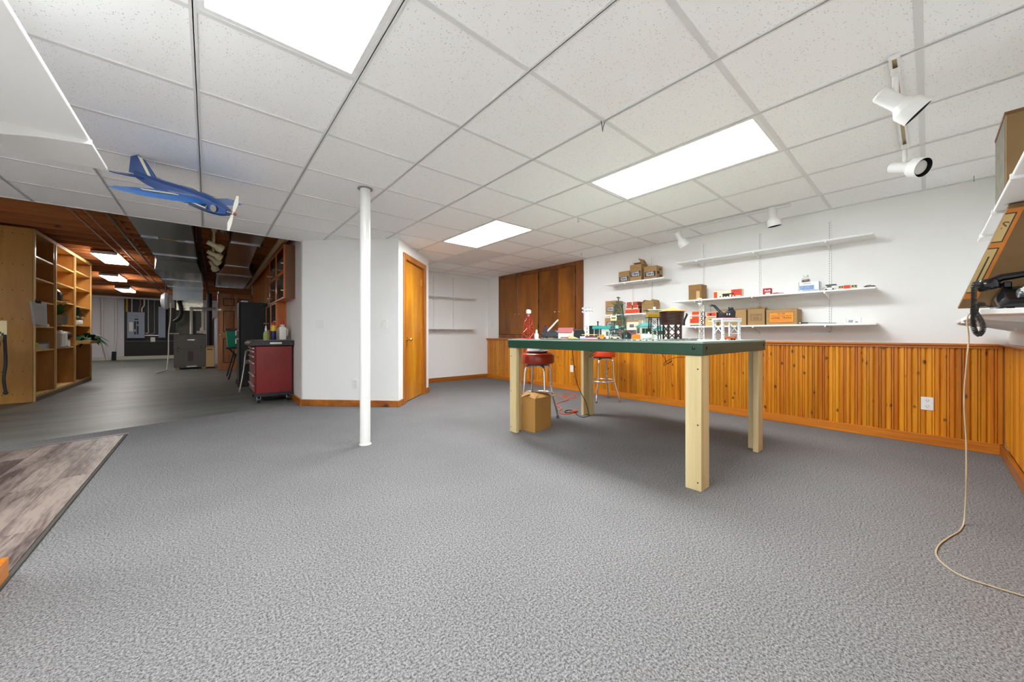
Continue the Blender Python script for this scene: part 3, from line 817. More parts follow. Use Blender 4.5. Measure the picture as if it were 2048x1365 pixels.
# ------------------------------------------------------------------ model aeroplane hung under the ceiling
def plane():
    BLUE = mat('plane_blue', srgb(6,62,128), .35, coat=.4)
    BLUE2 = mat('plane_light_blue', srgb(16,112,196), .35, coat=.4)
    CREAM = mat('plane_cream', srgb(226,222,190), .4)
    n = Vector((.728,-.611,-.31)).normalized(); s = Vector((.684,.673,.279)).normalized()
    u = n.cross(s).normalized(); s = u.cross(n)
    root = thing('model_aeroplane', 'blue model aeroplane hanging under the tile ceiling', 'model plane')
    W = Matrix(((n.x,s.x,u.x,-.108),(n.y,s.y,u.y,3.446),(n.z,s.z,u.z,1.937),(0,0,0,1)))
    root.matrix_world = W
    f = MB(); secs = []
    for xx, hw, zt, zb in ((-.40,.006,.050,.025),(-.30,.018,.045,.0),(-.15,.028,.045,-.022),(0,.032,.050,-.035),(.12,.034,.046,-.042),(.20,.034,.035,-.044),(.26,.028,.018,-.040),(.30,.016,.004,-.030)):
        hw *= 1.35; zt *= 1.3; zb *= 1.35
        secs.append([(xx,-hw,zb*.7),(xx,-hw,zt*.7),(xx,-hw*.5,zt),(xx,hw*.5,zt),(xx,hw,zt*.7),(xx,hw,zb*.7),(xx,hw*.5,zb),(xx,-hw*.5,zb)])
    vs = [p for q in secs for p in q]; fs = []
    for i in range(len(secs)-1):
        fs += [(i*8+k,i*8+(k+1)%8,(i+1)*8+(k+1)%8,(i+1)*8+k) for k in range(8)]
    fs += [tuple(range(7,-1,-1)), tuple((len(secs)-1)*8+k for k in range(8))]
    f.add(vs,fs).obj('fuselage', BLUE, root, smooth=35)
    for sd in (-1,1):
        w = MB(); vs = []
        for yy, le, te, th in ((.02,.18,-.16,.034),(.24,.15,-.135,.028),(.36,.10,-.115,.018),(.425,.0,-.085,.005)):
            c = le-te
            vs += [(le,sd*yy,0),(le-c*.25,sd*yy,th*.6),(te,sd*yy,.001),(te,sd*yy,-.001),(le-c*.25,sd*yy,-th*.4)]
        fs = []
        for i in range(3): fs += [(i*5+k,i*5+(k+1)%5,(i+1)*5+(k+1)%5,(i+1)*5+k) for k in range(5)]
        fs += [(4,3,2,1,0),(15,16,17,18,19)]
        wg = w.add(vs,fs).obj('wing', BLUE2, root, smooth=35)
        MB().prism([(.06,sd*.13),(.02,sd*.12),(-.02,sd*.30),(.01,sd*.31)], .0195, .0225).obj('stripe', CREAM, wg)
        MB().prism([(-.30,sd*.01),(-.335,sd*.10),(-.375,sd*.155),(-.41,sd*.15),(-.41,sd*.01)], .030, .036).obj('tailplane', BLUE, root)
    fin = MB().prism([(-.22,.04),(-.275,.10),(-.325,.155),(-.375,.175),(-.425,.15),(-.44,.04)], -.004, .004, 1).obj('fin', BLUE, root)
    MB().prism([(-.275,.06),(-.34,.162),(-.375,.172),(-.30,.06)], -.0048, .0048, 1).obj('stripe', CREAM, fin)
    cp = MB().tube([(.10,0,.044),(.07,0,.066),(.02,0,.078),(-.04,0,.076),(-.10,0,.05)], .003, 6).obj('canopy_frame', mat('canopy_rim', srgb(200,195,170), .4), root, smooth=60)
    MB().cyl((.19,-.045,-.022),(.08,-.045,-.012),.017,n=14).obj('muffler', mat('muffler_metal', (.66,.64,.58), .25, 1), root, smooth=40)
    e = MB().cyl((.235,-.012,-.01),(.235,-.05,-.012),.018,n=14)
    for k in range(5): e.cyl((.235,-.018-.008*k,-.01),(.235,-.021-.008*k,-.01),.024,n=14)
    e.cyl((.20,-.02,-.012),(.335,0,-.012),.012,n=12)
    e.obj('engine', mat('engine_metal', (.25,.24,.22), .35, 1), root, smooth=40)
    p = MB()
    for sd in (-1,1): p.add([(.333,-.006,-.012),(.337,.006,-.012),(.341,sd*.022+.012,-.012+sd*.07),(.338,sd*.03+.006,-.012+sd*.125),(.332,sd*.03-.006,-.012+sd*.125),(.329,sd*.022-.012,-.012+sd*.07)],[(0,1,2,3,4,5)]).cyl((.325,0,-.012),(.346,0,-.012),.010,n=10)
    po = p.obj('propeller', mat('propeller_white', (.78,.76,.68), .35), root)
    po.modifiers.new('thickness','SOLIDIFY').thickness = .003
    MB().lathe([(.012,0),(.010,.010),(.001,.018)], n=12, mat=Matrix.Rotation(R(90),4,'Y')).xf(Matrix.Translation((.346,0,-.012))).obj('spinner', mat('spinner_red', srgb(140,60,50), .3), root, smooth=40)
    inv = W.inverted()
    m = MB()
    for xx in (-.25,.10):
        top = W @ Vector((xx,0,.05)); m.tube([inv @ top, inv @ Vector((top.x,top.y,ZC))], .0008, 4)
    m.obj('hanging_line', mat('fishing_line', (.6,.6,.6), .3), root)
plane()

# ------------------------------------------------------------------ telephone, cable, right-hand cartons
def phone():
    PB = mat('bakelite_black', (.005,.005,.006), .14, spec=.4)
    t = thing('rotary_telephone', 'black rotary telephone on the shelf at the right edge', 'telephone', (2.60,-.272,1.056), R(-84))
    # body: front looks towards local -y
    secs = [(-.115,.020),(-.105,.032),(-.06,.052),(-.02,.080),(.02,.098),(.07,.098),(.088,.085),(.092,.02)]
    b = MB(); vs = []
    for y, z in secs:
        w_ = .095 if y < 0 else .082
        vs += [(-w_,y,.006),(-w_*.97,y,z*.55),(-w_*.72,y,z),(w_*.72,y,z),(w_*.97,y,z*.55),(w_,y,.006)]
    fs = []
    for i in range(len(secs)-1): fs += [(i*6+k,i*6+(k+1)%6,(i+1)*6+(k+1)%6,(i+1)*6+k) for k in range(6)]
    fs += [tuple(range(5,-1,-1)), tuple((len(secs)-1)*6+k for k in range(6))]
    b.add(vs,fs).obj('body', PB, t, bevel=.004, seg=2, smooth=40)
    for sx in (-.06,.06):
        for y in (-.08,.07): MB().cyl((sx,y,0),(sx,y,.008),.011,n=12).obj('foot', BLACK_M, t)
    Mx = Matrix.Translation((0,-.052,.064)) @ Matrix.Rotation(R(34),4,'X')
    d = MB().lathe([(.001,.014),(.036,.014),(.038,.011),(.041,.006),(.041,-.01)], n=32).xf(Mx).obj('dial', mat('dial_grey', (.09,.10,.10), .2, .4), t, smooth=30)
    MB().lathe([(.001,.0155),(.017,.0155),(.019,.014),(.001,.014)], n=24).xf(Mx).obj('dial_card', mat('dial_card', (.7,.68,.6), .4), d)
    for k in range(10):
        a = R(-30+27*k); MB().lathe([(.001,.0148),(.0052,.0148),(.0052,.0138)], (0,0,0), 10).xf(Mx @ Matrix.Translation((.0275*math.cos(a),.0275*math.sin(a),0))).obj('finger_hole', mat('dial_white', (.62,.62,.58), .3), d)
    for sx in (-.048,.048): MB().box(sx-.012,.018,.095,sx+.012,.064,.122).obj('cradle', PB, t, bevel=.004)
    h = MB().tube([(-.085,.036,.128),(-.06,.036,.142),(0,.036,.150),(.06,.036,.142),(.085,.036,.128)], [.016,.0155,.0145,.0155,.016], 12)
    hs = h.obj('handset', PB, t, smooth=60)
    for sx in (-1,1):
        MB().lathe([(.001,.022),(.026,.019),(.034,.006),(.035,-.016),(.030,-.028),(.001,-.028)], n=24).xf(Matrix.Translation((sx*.098,.036,.118)) @ Matrix.Rotation(R(sx*14),4,'Y')).obj('earpiece', PB, hs, smooth=40)
    MB().lathe([(.012,0),(.011,.02),(.001,.02)], n=12).xf(Matrix.Translation((-.118,.036,.125)) @ Matrix.Rotation(R(-110),4,'Y')).obj('strain_relief', BLACK, hs)
phone()
# coiled handset cord hanging over the shelf front
def coil(path, r=.0105, pitch=.0075, wire_r=.0032):
    P = smooth_path(path, 10); pts = []; ang = 0; acc = 0
    x = None
    for i in range(len(P)-1):
        d = P[i+1]-P[i]; L = d.length
        if L < 1e-6: continue
        d.normalize(); m = max(1, int(L/pitch*9))
        if x is None: _, x, y = MB()._fr(d)
        x = (x-d*x.dot(d)).normalized(); y = d.cross(x)
        for k in range(m):
            ang += 2*math.pi*(L/m)/pitch; p = P[i] + (P[i+1]-P[i])*(k/m)
            pts.append(p + x*r*math.cos(ang) + y*r*math.sin(ang))
    return pts
cc = MB().tube([(2.49,-.162,1.172),(2.44,-.142,1.166),(2.395,-.124,1.152)], .0028, 6).tube([(2.462,-.15,1.075),(2.49,-.16,1.068),(2.505,-.175,1.068)], .0028, 6).tube(coil([(2.392,-.123,1.152),(2.388,-.122,1.10),(2.383,-.120,1.03),(2.385,-.122,.975),(2.400,-.134,.948),(2.416,-.146,.968),(2.412,-.143,1.00),(2.400,-.127,1.045),(2.43,-.135,1.074),(2.462,-.15,1.075)], .0066, .0066, .003), .0026, 5).obj('coiled_cord', mat('cord_black', (.012,.012,.012), .3), smooth=60)
tag(cc, 'black coiled telephone cord looping below the shelf', 'cord')
wire('telephone_cable', 'thin beige telephone cable hanging to the carpet at the right', [(2.88,-.22,1.062),(2.885,-.15,1.063),(2.9,-.128,1.03),(2.9,-.132,.923),(2.9,-.124,.772),(2.9,-.118,.62),(2.9,-.124,.42),(2.9,-.125,.219),(2.895,-.121,.066),(2.86,-.115,.008),(2.745,-.097,.004),(2.62,-.062,.004),(2.50,-.033,.004),(2.385,-.022,.004),(2.30,-.040,.004),(2.24,-.085,.004),(2.233,-.15,.004),(2.238,-.225,.004),(2.24,-.33,.004)], .0031, mat('beige_cable', srgb(188,172,140), .5), n=8)

MAPM = mat('faded_map_print', srgb(104,100,86), .8, var=.6, vs=22)
t = thing('carton', 'brown carton with a faded printed side on the upper right shelf', 'box', (2.79,-.312,1.5415))
MB().box(-.17,-.095,0,.17,.095,.365).obj('body', mat('old_carton', srgb(122,96,58), .8, var=.15, vs=6), t, bevel=.003)
MB().box(-.165,.095,.004,.165,.0965,.35).obj('printed_side', MAPM, t)
MB().box(-.171,-.0975,.355,.171,.0975,.37).obj('lid', mat('carton_lid_brown', srgb(104,70,40), .8), t)
for z in (.23,.30): MB().box(-.1708,.03,z,-.1695,.042,z+.010).obj('stain', mat('dark_stain', srgb(60,34,14), .8), t)
# shallow game carton leaning behind the telephone
def leaning():
    P1 = Vector((2.76,-.094,1.075)); P2 = Vector((2.67,-.233,1.520)); wv = Vector((.0,-.165,-.002)); 
    e = P2-P1; n = e.cross(wv).normalized()
    if n.x < 0: n = -n
    dp = n*.045
    t = thing('game_carton', 'worn flat brown carton with orange border leaning behind the telephone', 'box')
    def q(a,b,lift=0.0): return P1 + e*a + wv*b - n*lift
    def slab(a0,a1,b0,b1,name,m,l0,l1,par):
        c = [(a0,b0),(a1,b0),(a1,b1),(a0,b1)]
        MB().add([q(a,b,l0) for a,b in c]+[q(a,b,l1) for a,b in c],[(0,1,2,3),(7,6,5,4),(0,4,5,1),(1,5,6,2),(2,6,7,3),(3,7,4,0)]).obj(name, m, par)
    BR = mat('worn_carton', srgb(112,84,48), .8, var=.3, vs=12); OR = mat('carton_orange', srgb(190,112,34), .7, var=.25, vs=20)
    slab(0,1,0,1,'body',BR,-.045,0,t)
    slab(.10,.93,.0,.26,'orange_border',OR,0,.0012,t)
    slab(.93,.96,.0,1,'orange_border',OR,0,.0012,t)
    TAN = mat('carton_tan', srgb(186,160,104), .75, var=.15, vs=18)
    for a0,a1 in ((.16,.60),(.65,.92)):
        slab(a0,a1,.0,.19,'dark_rule',mat('rule_dark', srgb(54,44,30), .7),.0012,.0018,t)
        slab(a0+.010,a1-.010,.0,.165,'label_panel',TAN,.0018,.0024,t)
    slab(.25,.52,.07,.10,'print_line',mat('rule_dark', srgb(54,44,30), .7),.0024,.003,t)
    sq = text_mesh('S', .05, .0).copy(); sq.materials.clear()
    o = put('lettering', sq, mat('faded_red_ink', srgb(120,60,40), .7), t)
    ex = e.normalized(); yv = wv.normalized(); zx = -n
    ex2 = -wv.normalized(); up = e.normalized()
    o.matrix_world = Matrix(((wv.normalized().x,up.x,zx.x,0),(wv.normalized().y,up.y,zx.y,0),(wv.normalized().z,up.z,zx.z,0),(0,0,0,1)))
    o.location = q(.80,.10,.0026)
leaning()
# ------------------------------------------------------------------ cartons on the wall shelves (fronts look towards -x)
ORANGE = mat('orange_card', srgb(212,66,16), .6, var=.08, vs=14)
ORANGE2 = mat('orange_print', srgb(232,142,40), .65, var=.08, vs=20)
REDC = mat('red_card', srgb(170,26,28), .55)
MAROON = mat('maroon_card', srgb(110,40,32), .6)
CREAMC = mat('cream_card', srgb(226,216,186), .6)
BLUEC = mat('blue_print', srgb(40,60,120), .6)
def front_patch(t, dx, y0, y1, z0, z1, m, name='label_panel', lift=.0012, base=0):
    return MB().box(-dx/2-base-lift, y0, z0, -dx/2-base+.0005, y1, z1).obj(name, m, t)
def box_on(name, label, xf, y0, y1, z0, h, depth, m, flaps=(), open_top=False, group=None, rz=0):
    return carton(name, label, (xf+depth/2,(y0+y1)/2,z0), rz, depth, y1-y0, h, m, flaps, group, open_top=open_top), depth, y1-y0
GRP = 'old train cartons on the wall shelves'
def navy_box(label, xf, y0, y1, z0, h, depth, lz0, lz1, lw, num=True, flaps=(), open_top=False, m=CARD):
    t, dx, w_ = box_on('carton', label, xf, y0, y1, z0, h, depth, m, flaps, open_top, GRP)
    front_patch(t, dx, -lw/2, lw/2, lz0, lz1, NAVY)
    hh = lz1-lz0
    letter('LIONEL', hh*.50, PAPERW, t, (-dx/2-.0016,0,lz1-hh*.27), FACE_MX, .0006, min(1.0, lw*.86/(hh*.50*2.95)))
    letter('TRAINS', hh*.50, PAPERW, t, (-dx/2-.0016,0,lz0+hh*.26), FACE_MX, .0006, min(1.0, lw*.86/(hh*.50*3.15)))
    if num:
        front_patch(t, dx, -w_*.12, -w_*.04, h*.87, h*.90, INKRED, 'printed_rule'); front_patch(t, dx, w_*.02, w_*.14, h*.87, h*.90, INKRED, 'printed_rule')
        front_patch(t, dx, -w_*.34, w_*.34, h*.755, h*.775, INKRED, 'printed_rule')
    return t, dx, w_
navy_box('small carton with navy label at the left of the short top shelf', 4.56, 2.765, 2.938, 1.7125, .155, .15, .012, .078, .145)
navy_box('tall carton with a lifted flap between two cartons on the top shelf', 4.555, 2.579, 2.752, 1.7125, .225, .17, .055, .128, .15, flaps=[('-y',.09,60),('+x',.09,25)])
t, dx, w_ = navy_box('wide carton with printed side at the right of the short top shelf', 4.56, 2.361, 2.545, 1.7125, .172, .17, .03, .098, .155)
for a,z0,z1 in ((.02,.115,.14),(-.03,.06,.10),(.03,.03,.055)): MB().box(a-.035,-w_/2-.0012,z0,a+.03,-w_/2+.0005,z1).obj('side_print', INK, t)
t, dx, w_ = navy_box('large carton with navy label behind the green derrick', 4.56, 2.985, 3.165, 1.2525, .205, .19, .045, .115, .13)
navy_box('low carton with navy label on the lowest short shelf', 4.51, 2.94, 3.14, 1.0355, .160, .24, .028, .105, .15, num=True, flaps=[('-x',.12,4)])
t, dx, w_ = box_on('carton', 'pale carton half hidden behind the white gate house', 4.52, 2.60, 2.78, 1.0355, .118, .2, CREAMC, group=GRP)
front_patch(t, dx, -w_/2, w_/2, .095, .118, CARD, 'top_band'); front_patch(t, dx, -.02, .045, .02, .06, NAVY); letter('LIONEL', .016, PAPERW, t, (-dx/2-.0016,.012,.04), FACE_MX)
# orange boxes
GO = 'small orange toy boxes'
def orange_box(label, xf, y0, y1, z0, h, depth, band=True, m=ORANGE):
    t, dx, w_ = box_on('toy_box', label, xf, y0, y1, z0, h, depth, CREAMC, group=GO)
    front_patch(t, dx, -w_/2+.004, w_/2-.004, .004 if not band else h*.30, h-.004, m, 'orange_panel')
    MB().box(-dx/2+.002,-w_/2-.0012,.003,dx/2-.002,-w_/2+.0005,h-.003).obj('side_panel', MAROON, t)
    if band:
        front_patch(t, dx, -w_/2+.004, w_/2-.004, .004, h*.12, BLUEC, 'blue_band')
    return t, dx, w_
t, dx, w_ = orange_box('long orange box at the bottom of the orange pile', 4.56, 2.612, 2.832, 1.2525, .062, .11, False)
orange_box('small orange box on the left of the long orange box', 4.57, 2.735, 2.822, 1.3155, .05, .1)
t, dx, w_ = orange_box('small red and orange box on the right of the long orange box', 4.565, 2.632, 2.716, 1.3155, .05, .11, True, mat('red_orange_panel', srgb(206,52,34), .6))
t = thing('toy_box', 'flat maroon box lying on top of the orange pile', 'box', (4.645,2.72,1.3665), group=GO)
MB().box(-.085,-.085,0,.085,.085,.05).obj('body', mat('maroon_box', srgb(150,52,38), .6), t, bevel=.002); MB().box(-.0865,-.078,.004,-.0845,.08,.046).obj('front_panel', mat('brick_red', srgb(176,66,44), .6), t); MB().box(-.0875,-.01,.0,-.084,.004,.05).obj('seam', CREAMC, t)
box_on('carton', 'open topped carton with raised flaps beside the orange pile', 4.56, 2.40, 2.574, 1.2525, .118, .17, CARD, [('-x',.06,55),('-y',.07,62),('+y',.07,58),('+x',.06,62)], True, GRP)
# middle long shelf (z 1.378)
t, dx, w_ = box_on('carton', 'tall plain brown carton on the left of the toy shelf', 4.53, 1.778, 1.93, 1.3785, .185, .16, CARD_D, group=GRP)
front_patch(t, dx, -.055, -.015, 0.002, .105, mat('cardboard_pale', srgb(206,168,110), .75), 'tape_strip'); front_patch(t, dx, -.076, .076, .125, .185, mat('carton_flap', srgb(150,110,60), .8), 'flap')
t, dx, w_ = box_on('toy_box', 'orange picture box of a black toy engine', 4.53, 1.352, 1.64, 1.3785, .086, .07, CREAMC, group='picture boxes on the toy shelf')
front_patch(t, dx, -w_/2, -w_/2+.105, .0, .086, ORANGE, 'orange_panel'); front_patch(t, dx, w_/2-.035, w_/2, 0, .072, ORANGE, 'orange_panel')
front_patch(t, dx, -w_/2+.075, w_/2-.09, .034, .046, BLACK_M, 'printed_engine', .0022); front_patch(t, dx, -.02, .05, .016, .036, BLACK_M, 'printed_engine', .0022)
for k in range(6):
    y = .075 - k*.03; MB().cyl((-dx/2-.0024,y,.014),(-dx/2+.0004,y,.014),.007,n=10).obj('printed_wheel', BLACK_M, t)
front_patch(t, dx, .02, .10, .045, .08, mat('print_smoke', srgb(214,214,196), .6), 'printed_smoke'); front_patch(t, dx, -.12, -.06, .064, .07, BLUEC, 'printed_rule', .0022); front_patch(t, dx, -.135, -.05, .006, .016, PAPERW, 'printed_rule', .0022)
t, dx, w_ = box_on('toy_box', 'small red box with white script on the toy shelf', 4.53, 1.083, 1.154, 1.3785, .068, .06, REDC, group='picture boxes on the toy shelf')
letter('Audi', .028, PAPERW, t, (-dx/2-.0006,-.006,.042), FACE_MX, .0006); front_patch(t, dx, -.03, .012, .004, .02, PAPERW, 'printed_rule')
t = thing('screwdriver', 'red handled screwdriver lying beside the red box', 'tool', (4.56,1.03,1.3785))
MB().cyl((0,.04,.009),(0,-.005,.009),.008,n=10).obj('handle', mat('red_plastic', srgb(150,24,26), .3), t, smooth=40); MB().cyl((0,-.005,.009),(0,-.055,.007),.0035,n=8).obj('shank', mat('dark_steel', (.08,.08,.09), .3, .8), t)
t, dx, w_ = box_on('toy_box', 'white box with blue printed picture on the toy shelf', 4.53, .69, .848, 1.3785, .098, .12, mat('white_card', (.76,.77,.78), .5), group='picture boxes on the toy shelf')
front_patch(t, dx, -.04, .072, .02, .062, mat('pale_blue_print', srgb(130,156,196), .6, var=.4, vs=60), 'printed_car'); front_patch(t, dx, -.072, .05, .006, .018, mat('pale_grey_print', srgb(170,176,190), .6), 'printed_rule'); front_patch(t, dx, -.015, .045, .078, .085, mat('pale_grey_print', srgb(170,176,190), .6), 'printed_rule')
for yy in (-w_/2, w_/2-.002): front_patch(t, dx, yy, yy+.002, 0, .098, BLACK_M, 'edge_line', .0016)
t = thing('glass_jar', 'small clear jar of hardware standing on the white box', 'jar', (4.58,.80,1.477))
GLASS = mat('clear_glass', (.95,.97,.97), .03, trans=1.0, spec=.5)
MB().lathe([(.001,.001),(.030,.001),(.034,.008),(.034,.035),(.020,.048),(.020,.06),(.018,.06),(.018,.047),(.031,.034),(.031,.010),(.001,.006)], n=20).obj('glass', GLASS, t, smooth=40)
MB().lathe([(.001,.007),(.029,.009),(.029,.028),(.001,.03)], n=16).obj('contents', mat('jar_contents', srgb(176,140,110), .6, var=.4, vs=90), t, smooth=40)
MB().cyl((0,0,.060),(0,0,.074),.022,n=18).obj('lid', mat('jar_lid', (.6,.66,.66), .25, .6), t, smooth=40)
t = thing('toy_car', 'grey and yellow-green toy car with black spoiler on the shelf', 'toy car', (4.58,.617,1.3785), R(90))
def toy_car(t, body_m, top_m, ln=.085, wd=.04, h=.03):
    MB().prism([(-ln/2,.008),(-ln/2,h*.55),(-ln*.22,h*.62),(-ln*.10,h),(ln*.22,h),(ln*.34,h*.6),(ln/2,h*.5),(ln/2,.008)], -wd/2, wd/2, 1).obj('body', body_m, t, bevel=.002)
    MB().prism([(-ln*.18,h*.66),(-ln*.09,h*.94),(ln*.20,h*.94),(ln*.29,h*.66)], -wd/2-.0006, wd/2+.0006, 1).obj('windows', top_m, t)
    for sx in (-.3,.3):
        for sy in (-1,1): MB().cyl((sx*ln,sy*(wd/2-.006),.009),(sx*ln,sy*(wd/2+.001),.009),.009,n=12).obj('wheel', BLACK_M, t)
toy_car(t, mat('toy_silver', (.55,.57,.52), .3, .3), BLACK, .086, .05, .042)
MB().box(-.045,-.03,.048,.03,.03,.056).obj('spoiler', mat('toy_black_yellow', srgb(40,44,20), .4), t)
t = thing('toy_box', 'long clear toy box with orange sleeve on the shelf', 'box', (4.57,.492,1.3785), group='picture boxes on the toy shelf')
MB().box(-.02,-.064,0,.02,.064,.034).obj('body', mat('toy_case_tan', srgb(190,170,130), .4), t, bevel=.002); MB().box(-.022,-.02,-.0,.022,.024,.036).obj('sleeve', ORANGE, t)
for y in (-.056,-.038,.034,.05): MB().box(-.0212,y-.005,.016,-.0195,y+.006,.03).obj('printed_block', BLACK_M, t)
t = thing('toy_car', 'dark red toy car at the right end of the toy shelf', 'toy car', (4.57,.345,1.3785), R(90)); toy_car(t, mat('toy_dark_red', srgb(96,40,34), .3), mat('toy_glass', (.25,.2,.18), .2), .08, .036, .024)
# lower long shelf (z 1.056)
t, dx, w_ = orange_box('square orange box with a white sticker on the carton shelf', 4.54, 1.79, 1.92, 1.0565, .122, .15)
front_patch(t, dx, .038, .058, .09, .112, PAPERW, 'sticker', .002)
orange_box('small orange box stacked on the square orange box', 4.58, 1.81, 1.912, 1.179, .062, .13)
t, dx, w_ = box_on('carton', 'small tan carton below a red and white box', 4.54, 1.617, 1.742, 1.0565, .094, .15, mat('tan_card', srgb(206,176,116), .7, var=.1, vs=10), group=GRP)
front_patch(t, dx, -.02, .02, .072, .078, INK, 'printed_rule'); front_patch(t, dx, -.035, .03, .052, .060, PAPERW, 'printed_rule')
orange_box('red and white box stacked on the small tan carton', 4.54, 1.617, 1.722, 1.151, .068, .14, True)
t, dx, w_ = box_on('carton', 'wide tan carton behind the white gantry crane', 4.54, 1.312, 1.585, 1.0565, .175, .18, CARD, [('-x',.08,8)], group=GRP)
front_patch(t, dx, -.03, .07, .06, .11, mat('pale_label', srgb(216,190,132), .7), 'label_panel'); letter('LIONEL', .02, INK, t, (-dx/2-.0016,.02,.085), FACE_MX)
t, dx, w_ = box_on('carton', 'tan carton with framed label and bent flap on the shelf', 4.54, 1.138, 1.298, 1.0565, .172, .17, CARD, [('-x',.09,14),('-y',.08,22)], group=GRP)
for a in ((-.05,.05,.052,.0545),(-.05,.05,.118,.1205),(-.05,-.0475,.052,.1205),(.0475,.05,.052,.1205)): front_patch(t, dx, a[0], a[1], a[2], a[3], INK, 'printed_frame')
letter('LIONEL', .017, INK, t, (-dx/2-.0012,0,.083), FACE_MX); letter('TRAINS', .017, INK, t, (-dx/2-.0012,0,.067), FACE_MX); front_patch(t, dx, -.04, .04, .105, .109, INK, 'printed_rule')
t, dx, w_ = box_on('carton', 'wide carton with a large orange train label on the shelf', 4.535, .862, 1.124, 1.0565, .158, .21, CARD, [('-x',.05,6)], group=GRP)
front_patch(t, dx, -.105, .105, .022, .128, mat('label_border', srgb(120,80,30), .7), 'label_border'); front_patch(t, dx, -.102, .102, .025, .125, ORANGE2, 'label_panel', .0018)
letter('No. 464', .020, INK, t, (-dx/2-.0022,.0,.112), FACE_MX); letter('LIONEL  TRAINS', .026, INK, t, (-dx/2-.0022,0,.068), FACE_MX, .0004, .92)
front_patch(t, dx, -.088, .088, .088, .0935, mat('label_brown_ink', srgb(150,92,40), .7), 'printed_rule', .0022); front_patch(t, dx, -.07, .07, .045, .050, mat('label_orange_ink', srgb(214,104,36), .7), 'printed_rule', .0022)
t = thing('metal_rod', 'long thin black rod lying on the carton shelf', 'rod', (4.56,.70,1.0565))
MB().bar((0,.13,.016),(.005,-.13,.004),.006,.005).obj('rod', BLACK, t); MB().bar((0,.14,.014),(0,.08,.012),.014,.012).obj('grip', BLACK, t); MB().cyl((-.004,.146,.012),(-.004,.138,.012),.007,n=10).obj('tip', ALU, t)
t = thing('display_case', 'small clear plastic case on the carton shelf', 'case', (4.57,.45,1.0565))
MB().box(-.025,-.05,.006,.025,.05,.052).obj('cover', mat('clear_plastic', (.93,.95,.95), .06, trans=.9), t); MB().box(-.03,-.058,0,.03,.058,.006).obj('base', WHITE, t); MB().box(-.012,.005,.008,.012,.035,.03).obj('content', mat('case_content', (.55,.55,.56), .5), t); MB().cyl((0,-.03,.007),(0,-.012,.012),.006).obj('content', mat('case_content2', (.2,.2,.2), .5), t)

# ------------------------------------------------------------------ toys on the train table (surface z .908)
Z0 = TZ + .0005
def lattice(m, w0, w1, z0, z1, lev, r, both=True, flat=True):
    P = lambda k, sx, sy: Vector((sx*(w0+(w1-w0)*k/lev), sy*(w0+(w1-w0)*k/lev), z0+(z1-z0)*k/lev))
    cs = ((-1,-1),(1,-1),(1,1),(-1,1))
    for c in cs: m.bar(P(0,*c), P(lev,*c), r*1.5)
    for k in range(lev):
        for a in range(4):
            c0, c1 = cs[a], cs[(a+1)%4]
            if k: m.bar(P(k,*c0), P(k,*c1), r)
            if (k+a) % 2 == 0 or both: m.bar(P(k,*c0), P(k+1,*c1), r)
            if (k+a) % 2 == 1 or both: m.bar(P(k,*c1), P(k+1,*c0), r)
    return m
RT = mat('toy_red', srgb(192,36,20), .35)
t = thing('beacon_tower', 'red lattice beacon tower with a white lamp at the far left', 'toy tower', (2.40,2.56,Z0), R(12))
lattice(MB(), .044, .024, .008, .215, 4, .0026, False).obj('lattice', RT, t)
MB().prism([(-.06,-.06),(.06,-.06),(.06,.06),(-.06,.06)], 0, .006).obj('base', RT, t, bevel=.002)
MB().box(-.036,-.036,.215,.036,.036,.220).box(-.038,-.038,.233,.038,-.035,.236).box(-.038,.035,.233,.038,.038,.236).box(-.038,-.038,.233,-.035,.038,.236).box(.035,-.038,.233,.038,.038,.236).obj('gallery', mat('toy_dark_red_paint', srgb(150,24,30), .35), t)
MB().cyl((0,0,.220),(0,0,.250),.012,n=12).obj('lamp_post', mat('lamp_base', (.5,.2,.2), .4), t)
MB().lathe([(.001,.250),(.022,.250),(.024,.262),(.022,.285),(.010,.290),(.001,.290)], n=16).obj('lamp_head', mat('lamp_cream', srgb(222,226,200), .3), t, smooth=40)
MB().box(.008,-.020,.255,.0245,.020,.284).obj('lens', mat('lens_green', srgb(80,140,100), .15), t)
t = thing('glue_bottle', 'tiny white plastic bottle beside the red tower', 'bottle', (2.35,2.395,Z0))
MB().lathe([(.001,0),(.019,0),(.020,.004),(.020,.045),(.010,.058),(.009,.066),(.001,.066)], n=18).obj('body', mat('bottle_white', (.72,.66,.68), .35), t, smooth=40); MB().lathe([(.010,.066),(.010,.078),(.004,.090),(.001,.090)], n=14).obj('cap', mat('bottle_cap', srgb(220,205,190), .4), t, smooth=40)
GREYT = mat('toy_dark_grey', srgb(44,46,52), .35)
t = thing('toy_truck', 'dark grey toy army truck carrying a white cannon', 'toy truck', (2.51,2.365,Z0), R(-62))
MB().prism([(-.085,.022),(-.085,.055),(-.03,.062),(.0,.085),(.055,.085),(.085,.06),(.085,.022)], -.030, .030, 1).obj('body', GREYT, t, bevel=.003)
MB().box(.01,-.0306,.062,.05,.0306,.08).obj('windows', BLACK, t)
for sx in (-.055,.055):
    for sy in (-1,1): MB().cyl((sx,sy*.020,.018),(sx,sy*.034,.018),.018,n=14).obj('wheel', BLACK_M, t)
MB().cyl((-.03,0,.075),(.075,0,.185),.010,.006,n=12).obj('cannon', mat('toy_white', (.75,.72,.72), .35), t, smooth=40)
MB().box(-.075,-.02,.06,-.03,.02,.115).cyl((-.05,0,.115),(-.05,0,.135),.012).obj('turret', mat('toy_plum', srgb(54,26,30), .4), t)
t = thing('toy_house', 'tiny white house with a pink roof on the table', 'toy house', (2.52,2.18,Z0), R(-62))
